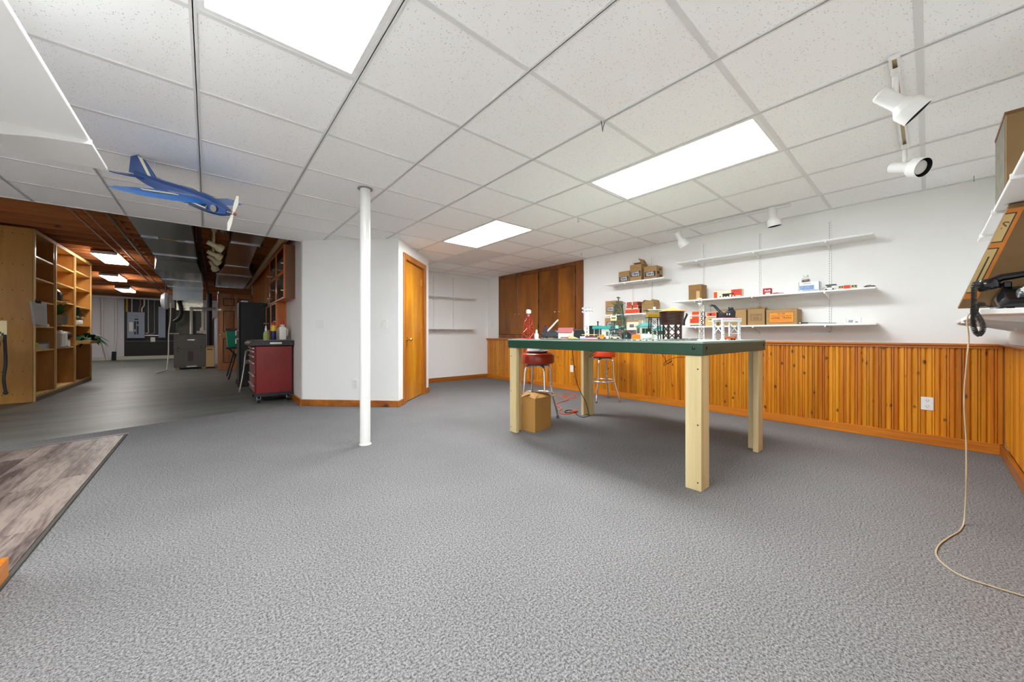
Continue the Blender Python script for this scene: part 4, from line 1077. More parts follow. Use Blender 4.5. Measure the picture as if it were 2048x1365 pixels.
def gable(t, lx, ly, h, rh, wall_m, roof_m, win_m, ov=.008):
    MB().prism([(-ly/2,0),(ly/2,0),(ly/2,h),(0,h+rh),(-ly/2,h)], -lx/2, lx/2, 0).obj('wall', wall_m, t)
    for s in (-1,1):
        p = [(0,h+rh+.002),(s*(ly/2+ov),h-ov*.4),(s*(ly/2+ov),h-ov*.4+.004),(0,h+rh+.007)]
        MB().prism(p, -lx/2-ov, lx/2+ov, 0).obj('roof', roof_m, t)
    for s in (-1,1): MB().box(s*lx/2-.0012,-.010,h*.45,s*lx/2+.0012,.010,h*.85).obj('window', win_m, t)
gable(t, .125, .085, .062, .038, mat('toy_house_white', (.74,.72,.66), .5), mat('toy_pink_roof', srgb(136,66,72), .5), mat('toy_brown', srgb(110,60,50), .5))
MB().box(-.04,-.045,.012,.03,-.0425,.02).obj('bench', mat('toy_brown', srgb(110,60,50), .5), t)
t = thing('toy_tanker', 'black toy coal bunker behind the white house', 'toy building', (2.85,2.30,Z0), R(15))
MB().prism([(-.06,0),(.06,0),(.08,.07),(-.08,.085)], -.05, .05, 1).obj('hopper', mat('toy_black_blue', (.02,.02,.03), .5), t); MB().box(-.07,-.04,.07,.06,.04,.095).obj('coal', mat('coal', (.01,.01,.012), .8, bump=1, bs=60), t, bevel=.01)
def floodlight(label, loc, rz, h, aim):
    t = thing('floodlight_tower', label, 'toy tower', loc, rz, 'white lattice floodlight towers')
    WT = mat('toy_tower_white', (.76,.76,.74), .35)
    lattice(MB(), .016, .012, .006, h-.05, 8, .0022).obj('lattice', WT, t)
    MB().box(-.032,-.024,0,.032,.024,.007).obj('base', WT, t, bevel=.001)
    MB().box(-.05,-.004,h-.05,.05,.004,h-.045).box(-.05,-.004,h-.018,.05,.004,h-.013).bar((-.02,0,h-.05),(-.02,0,h-.01),.004).bar((.02,0,h-.05),(.02,0,h-.01),.004).obj('crossbar', WT, t)
    for z in (h-.042, h-.010):
        for x in (-.04,-.014,.014,.04):
            MB().lathe([(.004,-.010),(.006,-.004),(.0125,.010),(.0115,.010),(.003,-.003)], n=12, caps=False).xf(Matrix.Translation((x,-.008,z)) @ align(aim)).obj('lamp', mat('toy_reflector', (.75,.75,.78), .2, .3), t, smooth=40)
floodlight('white lattice floodlight tower in front of the brown wall cabinet', (2.72,2.093,Z0), R(-40), .305, (.1,-.9,-.4))
floodlight('white lattice floodlight tower between water tank and gantry', (2.62,1.028,Z0), R(201), .295, (.0,-.9,-.35))
t = thing('engine_shed', 'small black toy shed with a stub chimney', 'toy building', (2.95,2.19,Z0), R(5))
MB().box(-.055,-.06,0,.055,.06,.125).obj('wall', mat('toy_green_black', srgb(26,32,32), .5), t, bevel=.002); MB().box(-.06,-.065,.125,.06,.065,.131).obj('roof', BLACK_M, t); MB().cyl((.01,-.045,.131),(.01,-.045,.165),.007,n=10).cyl((.01,-.045,.165),(.01,-.045,.175),.011,n=10).obj('chimney', BLACK_M, t)
TEAL = mat('toy_teal', srgb(0,104,98), .4)
t = thing('station_canopy', 'white toy station with a long turquoise roof', 'toy building', (2.86,1.99,Z0), R(-58))
MB().prism([(-.058,.095),(.058,.095),(.058,.100),(0,.125),(-.058,.100)], -.115, .105, 0).obj('roof', TEAL, t); MB().box(-.02,-.035,0,.10,.035,.096).obj('wall', mat('toy_station_white', (.74,.74,.70), .5), t)
for x in (.01,.06): MB().box(x,-.0362,.03,x+.025,-.0345,.07).obj('window', mat('toy_window_grey', srgb(90,100,100), .3), t)
for x in (-.10,-.05):
    for s_ in (-.04,.04): MB().bar((x,s_,0),(x,s_,.096),.004).obj('post', mat('toy_post_grey', (.5,.5,.5), .5), t)
t = thing('toy_ramp', 'low wedge in red and yellow paper on the table edge', 'toy', (2.45,2.03,Z0), R(-60))
MB().prism([(-.05,0),(.06,0),(-.035,.035)], -.03, .03, 1).obj('ramp', mat('toy_orange_paper', srgb(224,186,110), .6), t); MB().prism([(-.062,0),(-.05,0),(-.034,.036)], -.031, .031, 1).obj('end_panel', RT, t)
t = thing('toy_platform', 'low maroon toy flatcar with a cream roof', 'toy wagon', (2.58,1.95,Z0), R(-60))
MB().box(-.07,-.02,.012,.07,.02,.030).obj('body', mat('toy_maroon', srgb(120,36,40), .4), t); MB().box(-.072,-.018,.040,.06,.018,.045).obj('roof', mat('toy_cream', srgb(222,200,140), .5), t)
for x in (-.06,-.02,.02,.05): MB().bar((x,-.016,.03),(x,-.016,.041),.004).obj('post', mat('toy_maroon', srgb(120,36,40), .4), t)
for x in (-.05,.05):
    for s in (-1,1): MB().cyl((x,s*.014,.008),(x,s*.020,.008),.008,n=10).obj('wheel', BLACK_M, t)
t = thing('paper_strip', 'light blue and white toy sign strip lying by the track', 'toy', (2.38,1.815,Z0), R(-62))
MB().box(-.07,-.012,0,.07,.012,.016).obj('strip', mat('toy_pale_blue', srgb(160,196,226), .5), t, bevel=.003); MB().box(-.068,-.0126,.016,-.03,.012,.028).obj('block', mat('toy_white_blue', (.7,.72,.78), .5), t); MB().box(.0,-.0128,.004,.06,-.0118,.013).obj('print', mat('toy_pink_print', srgb(220,190,210), .5), t)
YEL = mat('toy_yellow', srgb(222,140,10), .4)
def small_truck(label, loc, rz, body, cab, name='toy_truck'):
    t = thing(name, label, 'toy truck', loc, rz)
    MB().box(-.035,-.016,.010,.035,.016,.026).obj('chassis', body, t, bevel=.002); MB().prism([(-.012,.026),(.022,.026),(.018,.044),(-.010,.044)], -.015, .015, 1).obj('cab', cab, t)
    MB().bar((-.03,0,.026),(-.03,0,.05),.004).obj('mast', mat('toy_mast', (.2,.2,.2), .5), t)
    for sx in (-.022,.022):
        for sy in (-1,1): MB().cyl((sx,sy*.012,.010),(sx,sy*.019,.010),.010,n=12).obj('wheel', BLACK_M, t)
small_truck('yellow toy forklift truck at the table edge', (2.40,1.70,Z0), R(-58), YEL, YEL, 'toy_forklift')
small_truck('beige toy car under the green derrick', (2.40,1.58,Z0), R(-58), mat('toy_beige', srgb(200,190,150), .4), mat('toy_smoke', (.2,.2,.22), .2), 'toy_car')
GRT = mat('toy_derrick_green', srgb(22,66,40), .4)
t = thing('oil_derrick', 'green lattice oil derrick with a walking beam pump', 'toy tower', (2.55,1.645,Z0), R(20))
lattice(MB(), .062, .024, .006, .285, 6, .0032).obj('lattice', GRT, t); MB().box(-.075,-.075,0,.075,.075,.006).obj('base', GRT, t)
MB().box(-.036,-.036,.285,.036,.036,.290).obj('platform', GRT, t); MB().box(-.05,-.05,.300,.05,-.047,.303).box(-.05,.047,.300,.05,.05,.303).box(-.05,-.05,.300,-.047,.05,.303).box(.047,-.05,.300,.05,.05,.303).obj('railing', GRT, t)
for s in (-1,1): MB().bar((s*.012,0,.29),(s*.012,0,.345),.004).obj('mast', GRT, t)
MB().box(-.026,-.008,.340,.026,.008,.348).obj('crown_block', mat('toy_dark_green', srgb(26,50,40), .4), t)
sg = MB().box(-.064,.0,.155,-.060,.048,.195).obj('sign', mat('toy_sign_cream', srgb(236,230,190), .5), t); MB().box(-.0655,.008,.168,-.0635,.040,.182).obj('print', mat('toy_sign_print', srgb(120,120,60), .5), sg)
MB().box(-.10,-.02,.0,-.085,.02,.06).bar((-.092,0,.06),(-.092,0,.085),.008).cyl((-.092,-.05,.095),(-.092,.05,.080),.010).ball((-.092,-.05,.092),.018).obj('pump', mat('toy_pump', srgb(24,52,54), .3), t); MB().cyl((-.10,-.01,.09),(-.10,-.01,.115),.012,n=12).obj('bubble_tube', mat('toy_bubble', srgb(150,215,205), .2), t, smooth=40)
t = thing('toy_house', 'dark navy and maroon toy house beside the derrick', 'toy house', (2.72,1.675,Z0), R(30))
gable(t, .09, .075, .045, .022, mat('toy_navy', srgb(30,30,60), .5), mat('toy_maroon_roof', srgb(130,30,36), .5), mat('toy_window_pale', (.6,.6,.65), .3))
t = thing('toy_shed', 'bright orange toy shed with a torn top', 'toy house', (2.45,1.429,Z0), R(30))
MB().prism([(-.03,0),(.03,0),(.03,.036),(.005,.046),(-.03,.040)], -.022, .022, 0).obj('wall', mat('toy_orange', srgb(226,120,14), .5), t); MB().box(-.012,-.0312,.006,.008,-.0295,.028).obj('door', mat('toy_pale_orange', srgb(250,190,90), .5), t)
MINT = mat('toy_mint', srgb(18,104,96), .45)
def gatehouse(label, loc, rz, k, wall_m):
    t = thing('gate_house', label, 'toy house', loc, rz)
    MB().box(-.05*k,-.045*k,0,.05*k,.045*k,.10*k).obj('wall', wall_m, t)
    MB().add([(-.066*k,-.06*k,.10*k),(.066*k,-.06*k,.10*k),(.066*k,.06*k,.10*k),(-.066*k,.06*k,.10*k),(-.015*k,0,.136*k),(.015*k,0,.136*k)],[(3,2,1,0),(0,1,5,4),(1,2,5),(2,3,4,5),(3,0,4)]).obj('roof', MINT, t)
    for f_, yy in ((-1,-.045*k),(1,.045*k)):
        w_ = MB().box(-.036*k,yy-.001,.05*k,.036*k,yy+.001,.088*k).obj('window', mat('toy_window_green', srgb(44,66,50), .25), t)
        for x in (-.012,.012): MB().box(x*k-.001,yy-.002,.05*k,x*k+.001,yy+.002,.088*k).obj('mullion', wall_m, w_)
    MB().box(-.051*k,-.03*k,.05*k,-.049*k,.03*k,.088*k).obj('window', mat('toy_window_green', srgb(44,66,50), .25), t)
    for z in (.02,.04): MB().box(-.051*k,-.046*k,z*k,.051*k,.046*k,z*k+.001).obj('siding_line', mat('toy_siding', (.5,.5,.48), .6), t)
    MB().cyl((-.02*k,0,.13*k),(-.02*k,0,.150*k),.004,n=8).obj('chimney', mat('toy_white2', (.75,.74,.7), .4), t)
    return t
gatehouse('white toy gate house with a turquoise hipped roof', (2.75,1.525,Z0), R(-42), 1.05, mat('toy_gate_white', (.74,.76,.70), .5))
t = gatehouse('small turquoise roofed toy hut behind the water tank', (2.98,1.51,Z0), R(-42), .85, mat('toy_hut_white', (.70,.72,.68), .5))
t = thing('toy_tank', 'white toy storage tank lying before the gate house', 'toy tank', (2.45,1.345,Z0), R(-48))
MB().lathe([(.001,-.04),(.012,-.039),(.018,-.033),(.018,.033),(.012,.039),(.001,.04)], n=18, mat=Matrix.Rotation(R(90),4,'Y')).xf(Matrix.Translation((0,0,.026))).obj('tank', mat('toy_tank_white', (.76,.76,.70), .3), t, smooth=50)
for x in (-.025,.025): MB().box(x-.004,-.014,0,x+.004,.014,.014).obj('saddle', mat('toy_saddle', (.3,.3,.28), .5), t)
MB().cyl((.015,0,.04),(.015,0,.062),.006,n=10).obj('dome', mat('toy_tank_white', (.76,.76,.70), .3), t)
t = thing('signal_cabin', 'yellow toy signal cabin on tall black steel legs', 'toy tower', (2.69,1.410,Z0), R(-42))
YC = mat('toy_cabin_yellow', srgb(196,152,4), .45)
for sx in (-1,1):
    for sy in (-1,1): MB().bar((sx*.040,sy*.026,0),(sx*.034,sy*.022,.175),.007).obj('leg', BLACK_M, t)
br = MB()
for s in (-1,1): br.bar((-.038,s*.025,.03),(.036,s*.024,.10),.003).bar((.038,s*.025,.03),(-.036,s*.024,.10),.003).bar((-.036,s*.024,.10),(.034,s*.022,.17),.003).bar((.036,s*.024,.10),(-.034,s*.022,.17),.003)
br.obj('bracing', BLACK_M, t)
MB().box(-.060,-.042,.175,.060,.042,.180).obj('floor', BLACK_M, t); MB().box(-.052,-.036,.180,.052,.036,.206).obj('wall', YC, t)
for sx in (-1,0,1):
    for sy in (-1,1): MB().box(sx*.049-.003,sy*.033-.003,.206,sx*.049+.003,sy*.033+.003,.232).obj('post', YC, t)
MB().box(-.048,-.032,.207,.048,.032,.230).obj('glazing', mat('cabin_glass', (.7,.66,.55), .1, trans=.6), t)
MB().prism([(-.052,.232),(.052,.232),(.046,.240),(-.046,.240)], -.07, .07, 0).obj('roof', mat('toy_roof_green', srgb(70,84,60), .5), t); MB().cyl((.0,0,.24),(.0,0,.262),.010,n=10).obj('lamp', mat('toy_lamp_white', (.75,.75,.7), .3), t)
MB().box(-.062,-.044,.192,.062,-.043,.194).box(-.062,-.044,.18,-.060,-.043,.194).box(.06,-.044,.18,.062,-.043,.194).obj('railing', BLACK_M, t)
BRN = mat('toy_tank_brown', srgb(54,26,20), .35, var=.1, vs=30)
t = thing('water_tank', 'brown round water tank with an orange cone roof', 'toy tower', (2.535,1.196,Z0), R(-40))
MB().lathe([(.001,.112),(.072,.112),(.074,.118),(.080,.208),(.001,.208)], n=28).obj('tank', BRN, t, smooth=30)
for z in (.135,.16,.185): MB().lathe([(.0755+(z-.118)*.066,z),(.0772+(z-.118)*.066,z+.001),(.0755+(z-.118)*.066,z+.003)], n=28).obj('hoop', BRN, t)
MB().lathe([(.092,.206),(.092,.209),(.001,.236)], n=28).obj('roof', mat('toy_roof_orange', srgb(224,124,20), .45), t, smooth=30)
fr = MB()
for k in range(8):
    a = 2*math.pi*k/8; b = 2*math.pi*(k+1)/8; r = .062
    fr.bar((r*math.cos(a),r*math.sin(a),.006),(r*math.cos(a),r*math.sin(a),.112),.009)
    for z0,z1 in ((.012,.058),(.058,.108)):
        fr.bar((r*math.cos(a),r*math.sin(a),z0),(r*math.cos(b),r*math.sin(b),z1),.004).bar((r*math.cos(b),r*math.sin(b),z0),(r*math.cos(a),r*math.sin(a),z1),.004)
fr.obj('frame', BRN, t); MB().box(-.085,-.085,0,.085,.085,.007).obj('base', mat('toy_base_grey', srgb(130,134,132), .5), t, bevel=.002)
MB().tube([(.085,0,.115),(.092,0,.15),(.108,0,.185),(.104,0,.195)], [.006,.007,.008,.004], 8).box(.076,-.01,.108,.09,.01,.125).obj('spout', mat('toy_spout_black', srgb(28,26,22), .4), t)
lad = MB()
for s in (-.008,.008): lad.bar((-.081,s,.11),(-.086,s,.205),.003)
for k in range(9): lad.bar((-.0815-.0005*k,-.008,.115+.01*k),(-.0815-.0005*k,.008,.115+.01*k),.002)
lad.obj('ladder', BRN, t)
GW = mat('toy_gantry_white', (.74,.75,.76), .35)
t = thing('gantry_crane', 'white toy gantry with a black magnet crane on top', 'toy crane', (2.98,.985,Z0), R(-30))
t.scale = (.70,.70,1.0)
g = [( -.10,-.05),( .10,-.05),(-.10,.075),(.10,.075)]
for x,y in g:
    l = MB().prism([(x-.014,0),(x+.014,0),(x+.011,.022),(x+.009,.13),(x+.014,.15),(x-.014,.15),(x-.009,.13),(x-.011,.022)], y-.010, y+.010, 1).obj('leg', GW, t)
    for z in (.04,.07,.10,.125): MB().box(x-.008,y-.0108,z,x+.008,y-.0098,z+.003).obj('rung', mat('toy_rung', (.25,.25,.28), .5), l)
    MB().box(x-.022,y-.016,0,x+.022,y+.016,.008).obj('foot', GW, l)
MB().box(-.118,-.065,.138,.118,-.045,.165).obj('girder', GW, t); MB().box(-.118,.065,.138,.118,.085,.165).obj('girder', GW, t); 
for x in (-.115,.095): MB().box(x,-.045,.156,x+.02,.065,.165).obj('end_beam', GW, t)
for k in range(12): MB().box(-.11+.019*k,-.0658,.152,-.101+.019*k,-.0645,.158).obj('rivet_slot', mat('toy_rung', (.25,.25,.28), .5), t)
MB().bar((.10,-.05,.05),(.10,.075,.13),.006).bar((.10,.075,.05),(.10,-.05,.13),.006).bar((.10,-.05,.05),(.10,.075,.05),.006).obj('bracing', GW, t)
MB().bar((-.10,-.05,.05),(-.10,.075,.13),.006).bar((-.10,.075,.05),(-.10,-.05,.13),.006).obj('bracing', GW, t)
MB().box(-.07,-.055,.165,.07,.075,.172).obj('turntable', mat('toy_turntable', srgb(120,24,40), .4), t)
cabm = mat('toy_crane_black', srgb(20,22,34), .35)
MB().prism([(-.07,.172),(.075,.172),(.08,.215),(.055,.235),(.01,.215),(-.07,.200)], -.03, .045, 1).obj('cab', cabm, t, bevel=.003)
for y in (-.0308,): 
    for x in (-.03,.0): MB().box(x-.006,y-.001,.188,x+.006,y+.001,.202).obj('window', mat('toy_window_white', (.75,.75,.75), .3), t)
MB().cyl((.045,-.02,.232),(.045,.02,.232),.016,n=14).cyl((.02,0,.22),(.02,0,.25),.006).obj('winch', cabm, t, smooth=40)
MB().bar((-.06,-.008,.20),(-.155,-.005,.258),.005,.009).bar((-.06,.022,.20),(-.155,.018,.258),.005,.009).bar((-.155,-.008,.258),(-.20,-.002,.262),.006,.010).bar((-.155,.02,.258),(-.20,.012,.262),.006,.010).bar((-.09,-.007,.218),(-.09,.02,.218),.004).bar((-.125,-.007,.240),(-.125,.02,.240),.004).cyl((-.20,-.008,.26),(-.20,.018,.26),.008,n=10).obj('boom', cabm, t)
MB().tube([(-.20,.005,.255),(-.20,.005,.20)], .0012, 5).cyl((-.20,.005,.20),(-.20,.005,.185),.010,n=12).obj('magnet', cabm, t)
t = thing('toy_wagon', 'orange toy gondola wagon under the gantry', 'toy wagon', (3.02,.99,Z0), R(78))
MB().box(-.05,-.018,.010,.05,.018,.028).obj('body', mat('toy_wagon_orange', srgb(222,96,30), .45), t, bevel=.002)
for x in (-.035,.035):
    for s in (-1,1): MB().cyl((x,s*.013,.008),(x,s*.019,.008),.008,n=10).obj('wheel', BLACK_M, t)
# toy track: one oval with separate ties and three rails
t = thing('toy_track', 'three-rail toy train track along the table edge', 'track', (TC[0],TC[1],Z0))
ox, oy, rr = .565, .70, .36
pts = []
def arc(cx, cy, a0, a1, n):
    for k in range(n): a = R(a0+(a1-a0)*k/n); pts.append(((cx+rr*math.cos(a)),(cy+rr*math.sin(a))))
arc(ox-rr,oy-rr,0,90,14); arc(-ox+rr,oy-rr,90,180,14)
for k in range(20): pts.append((-ox, oy-rr-(2*(oy-rr))*k/20))
arc(-ox+rr,-oy+rr,180,270,14); arc(ox-rr,-oy+rr,270,360,14)
for k in range(20): pts.append((ox, -oy+rr+(2*(oy-rr))*k/20))
TIE = mat('toy_tie', srgb(40,38,38), .6); TIER = mat('toy_tie_red', srgb(170,50,48), .6)
n = len(pts); acc = 0; nt_ = 0
tie_me = MB().box(-.022,-.006,0,.022,.006,.005).mesh('tie'); tie_me2 = tie_me.copy()
for i in range(n):
    p, q = Vector((*pts[i],0)), Vector((*pts[(i+1)%n],0)); d = (q-p); 
    o = put('tie', tie_me if not (36 < i < 42 or 30 < i < 33) else tie_me2, TIE if not (36 < i < 42 or 30 < i < 33) else TIER, t)
    o.location = (p.x,p.y,0); o.rotation_euler = (0,0,math.atan2(d.y,d.x)+R(90)); nt_ += 1
for off in (-.016,0,.016):
    rp = []
    for i in range(n):
        a, b = Vector((*pts[i-1],0)), Vector((*pts[(i+1)%n],0)); d = (b-a).normalized(); nn = Vector((-d.y,d.x,0))
        rp.append((pts[i][0]+nn.x*off, pts[i][1]+nn.y*off, .0075))
    MB().tube(rp, .0022, 5, True).obj('rail', mat('toy_rail', (.55,.56,.56), .3, .9), t)
t = thing('rail_scrap', 'small heap of loose black track pieces on the table', 'track', (2.72,1.105,Z0), R(25))
for k,(x,y,a) in enumerate(((0,0,0),(.01,.02,40),(-.015,.012,-30),(.02,-.015,70))): MB().box(-.028,-.006,0,.028,.006,.008).xf(Matrix.Translation((x,y,.006*(k//2))) @ Matrix.Rotation(R(a),4,'Z')).obj('piece', TIE, t)
# ------------------------------------------------------------------ workshop beyond the tile ceiling
PLY = wood('birch_ply', srgb(178,120,46), srgb(206,150,70), 2, 2.5, 5, .5, rnd=.04, fine=.1)
PLY_E = wood('ply_edge', srgb(196,150,84), srgb(222,182,112), 2, 8, 12, .5, rnd=.04)
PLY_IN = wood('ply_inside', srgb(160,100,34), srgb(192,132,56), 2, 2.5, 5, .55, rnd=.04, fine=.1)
# tall open bookcase, open side towards +x
bx0, bx1, by0, by1, bh = -2.50, -1.88, 8.22, 11.45, 2.45
t = thing('bookcase', 'tall honey plywood bookcase with three open bays', 'bookcase', (-1.88,by0,0))
dpt = bx1-bx0
side = MB().box(-dpt-.4,0,.0,0,.02,bh).obj('side_panel', PLY, t)
hole = mat('peg_hole', srgb(60,34,12), .8)
for z in (.12,.44,.86,1.17,1.57,1.93,2.36):
    for k in range(7): 
        x = -.09 - k*.085; MB().cyl((x,-.001,z),(x,.001,z),.006,n=8).obj('peg_hole', hole, side)
ybays = [0, .93, 2.03, by1-by0]
for y in ybays[1:3]: MB().box(-dpt,y-.012,.08,-.01,y+.012,bh-.03).obj('divider', PLY_IN, t)
MB().box(-dpt,by1-by0-.02,0,0,by1-by0,bh).obj('side_panel', PLY_IN, t)
MB().box(-dpt,.02,.08,-dpt+.012,by1-by0-.02,bh).obj('back_panel', PLY_IN, t)
MB().box(-dpt,.02,bh-.03,0,by1-by0-.02,bh).obj('top_panel', PLY_E, t)
MB().box(-dpt,.02,0,.012,by1-by0-.02,.057).obj('plinth', mat('plinth_brown', srgb(120,98,74), .6), t)
for y in ybays: MB().box(-.004,y-.018+ (.018 if y==0 else (-.018 if y==ybays[-1] else 0)),.0 if y in (0,ybays[-1]) else .08,.016,y+.018+(.018 if y==0 else (-.018 if y==ybays[-1] else 0)),bh).obj('face_frame', PLY_E, t)
MB().box(-.004,.02,bh-.05,.016,by1-by0-.02,bh).obj('face_frame', PLY_E, t)
bays = [(.02,.918),(.942,2.018),(2.042,by1-by0-.02)]
SH = [(.73,1.08,1.45,1.78,2.09),(.74,1.12,1.52,1.82,2.12),(.78,1.14,1.50,1.86,2.16)]
for (y0,y1), zs in zip(bays, SH):
    for z in (.08,)+zs:
        MB().box(-dpt+.012,y0,z-.022,-.005,y1,z).obj('shelf', PLY_E, t)
# things on the bookcase shelves
bx = lambda x, y, z: (-1.88+x, by0+y, z)
t = thing('hanging_papers', 'white sheaf of papers clipped to the bookcase edge', 'papers', (-1.862,8.27,1.42), R(76))
pg = MB()
for k in range(4): pg.quad((-.17,-.006*k-.02-.03,-.33+.006*k),(.13,-.006*k-.02,-.33-.01*k),(.17,-.004*k,0),(-.13,-.004*k,0))
o = pg.obj('sheet', mat('sheet_white', (.72,.70,.70), .7), t); o.modifiers.new('thickness','SOLIDIFY').thickness = .002
for k in range(7): MB().bar((-.10-.004*k,-.033-.003*k,-.06-.03*k),(.09-.004*k,-.026-.003*k,-.065-.03*k),.004,.001).obj('text_line', mat('faint_text', (.35,.34,.34), .7), t)
MB().box(-.05,-.02,-.02,.05,.004,.02).tube([(-.03,-.01,.02),(-.03,-.01,.045),(.03,-.01,.045),(.03,-.01,.02)],.003,5).obj('clip', BLACK, t)
t = thing('clutter_tray', 'clear tray of small tools on the bookcase shelf', 'tray', bx(-.16,.50,.7305))
MB().box(-.12,-.34,0,.12,.36,.004).box(-.12,-.34,0,-.116,.36,.10).box(.116,-.34,0,.12,.36,.08).box(-.12,-.34,0,.12,-.336,.1).box(-.12,.356,0,.12,.36,.1).obj('tray', mat('cloudy_plastic', (.62,.64,.66), .25, trans=.35), t)
MB().ball((0,-.2,.10),.075,sc=(1,1.6,.55)).obj('black_pouch', BLACK_M, t); MB().ball((.0,.08,.08),.07,sc=(1,2.0,.5)).obj('white_cloth', WHITE_DULL, t)
MB().box(.121,-.32,.0,.14,-.18,.09).obj('yellow_card', mat('yellow_card', srgb(200,186,40), .5), t)
t = thing('paper_stack', 'low stack of papers on the bookcase shelf', 'papers', bx(-.12,.70,1.0805))
for k in range(3): MB().box(-.09,-.12+.01*k,.014*k,.09,.13-.012*k,.014*k+.012).obj('sheet', mat('sheet_cream', (.66,.60,.50), .7), t)
POT = mat('grey_pot', srgb(150,146,136), .6)
LEAF = mat('leaf_green', srgb(58,96,48), .5, var=.35, vs=20); LEAF2 = mat('leaf_dark_green', srgb(16,66,44), .35, var=.3, vs=12)
def leafy(t, n, rad, h, z0, m, lw, seed, droop=0.0, name='leaf'):
    rng = random.Random(seed)
    for k in range(n):
        a = rng.uniform(0,2*math.pi); r = rad*rng.uniform(.3,1); z = z0 + h*rng.uniform(.05,1)
        base = Vector((0,0,z0+h*.1)); tip = Vector((r*math.cos(a),r*math.sin(a),z - droop*r))
        d = (tip-base); s = Vector((-math.sin(a),math.cos(a),0))*lw
        mid = base + d*.6 + Vector((0,0,.25*d.length*(1 if droop else .2)))
        MB().add([base+d*.25, mid-s, tip, mid+s],[(0,1,2,3)]).obj(name, m, t)
t = thing('potted_plant', 'small leafy plant in a grey pot on the bookcase', 'plant', bx(-.03,1.24,1.1205))
MB().lathe([(.001,0),(.07,0),(.10,.02),(.115,.13),(.12,.16),(.11,.16),(.105,.13),(.001,.12)], n=20).obj('pot', POT, t, smooth=40)
leafy(t, 90, .14, .24, .12, LEAF, .022, 3)
t = thing('potted_plant', 'dark glossy trailing plant in a wooden tray on the bookcase', 'plant', bx(.0,2.72,.7805))
MB().prism([(-.12,0),(.14,0),(.17,.06),(-.12,.06)], -.45, .42, 1).obj('tray', PLY_E, t)
leafy(t, 46, .36, .22, .06, LEAF2, .055, 5, .5)
t = thing('potted_plant', 'dark bushy plant with a white cup on the bookcase', 'plant', bx(-.10,2.50,1.1405))
MB().lathe([(.001,0),(.06,0),(.085,.1),(.08,.1),(.001,.09)], n=16).obj('pot', mat('dark_pot', (.05,.05,.05), .4), t, smooth=40)
leafy(t, 40, .22, .28, .1, LEAF2, .03, 8, .2)
MB().lathe([(.001,0),(.05,.005),(.06,.05),(.05,.09),(.045,.09),(.001,.02)], (.10,-.20,0), 16).obj('cup', WHITE, t, smooth=40)
t = thing('wire_basket', 'small metal lantern on an upper bookcase shelf', 'lantern', bx(-.06,1.26,1.5205))
MB().lathe([(.06,0),(.075,.02),(.075,.13),(.03,.19),(.012,.20),(.012,.0)], n=14).obj('body', mat('lantern_metal', (.16,.15,.14), .3, .8), t, smooth=40); MB().bar((.04,.0,.02),(.08,.34,.03),.02).obj('handle', mat('lantern_metal', (.16,.15,.14), .3, .8), t)
t = thing('white_canister', 'white plastic jug and carton on the bookcase', 'jug', bx(-.06,1.42,.7405))
MB().box(-.10,-.34,0,.10,-.10,.25).obj('carton', mat('white_canister_grey', (.62,.60,.57), .5), t, bevel=.015); MB().box(-.07,-.08,0,.08,.12,.27).obj('jug', mat('white_canister_body', (.72,.70,.66), .45), t, bevel=.03, seg=2); MB().cyl((0,.02,.27),(0,.02,.29),.04,n=14).obj('cap', WHITE, t)
MB().box(-.06,.22,0,.06,.36,.12).obj('carton', WHITE_DULL, t, bevel=.006)
MB().ball((.02,.32,.20),.09,sc=(.8,1.3,.8)).obj('brown_pouch', mat('brown_leather', srgb(74,40,22), .5), t)
t = thing('brown_ornament', 'small brown figurine on the bookcase edge', 'ornament', bx(-.06,1.62,1.1205))
MB().lathe([(.05,0),(.045,.02),(.03,.04),(.05,.09),(.03,.14),(.001,.16)], n=14).obj('body', mat('brown_ceramic', srgb(92,46,24), .4), t, smooth=40)
t = thing('glass_vase', 'tall clear glass cylinder in the lower middle bay', 'vase', bx(-.14,1.22,.0805))
MB().lathe([(.001,0),(.10,0),(.10,.52),(.094,.52),(.094,.02),(.001,.02)], n=20).obj('glass', mat('brown_glass', (.85,.8,.7), .05, trans=.9), t, smooth=40)
t = thing('wire_stand', 'curled wire stand in the lower right bay', 'stand', bx(-.14,2.42,.0805))
MB().tube([(.0,.12*math.cos(a),.34+.14*math.sin(a)) for a in [i*.35 for i in range(16)]]+[(0,.10,.2),(0,0,.02)], .008, 6).cyl((0,0,0),(0,0,.02),.12,n=18).obj('frame', mat('stand_metal', (.35,.3,.25), .3, .8), t, smooth=40)

# workbench end at the left edge
t = thing('workbench', 'wooden workbench end with cords at the left edge', 'workbench', (-2.25,6.62,0))
MB().box(-.6,-.28,.90,.485,.30,.94).obj('bench_top', LUMBER, t); MB().box(-.6,.28,.94,.485,.30,1.112).obj('back_board', LUMBER, t)
for sx in (-.55,.40):
    for sy in (-.2,.24): MB().bar((sx*.93,sy*.7,.90),(sx,sy,0),.05,.035).obj('leg', LUMBER, t)
MB().tube(smooth_path([(.49,.2,.95),(.50,.18,.8),(.50,.19,.62),(.49,.18,.45),(.50,.19,.30)]), .013, 7).ball((.50,.19,.29),.02).obj('hose', BLACK_M, t, smooth=60)
MB().tube(smooth_path([(.44,.15,.96),(.46,.18,.85),(.43,.2,.72),(.40,.18,.62),(.42,.2,.7)]), .009, 6).obj('black_cord', BLACK_M, t, smooth=60)
MB().box(.41,.16,.70,.46,.20,.77).obj('red_plug', mat('plug_red', srgb(170,30,26), .4), t, bevel=.01)
z = MB()
for k in range(7): z.tube([(.36+.018*k,.276,1.06-.018*k),(.375+.018*k,.272,1.035-.018*k)],.004,5).tube([(.375+.018*k,.276,1.06-.018*k),(.36+.018*k,.272,1.035-.018*k)],.004,5)
z.obj('cord_zigzag', BLACK_M, t)

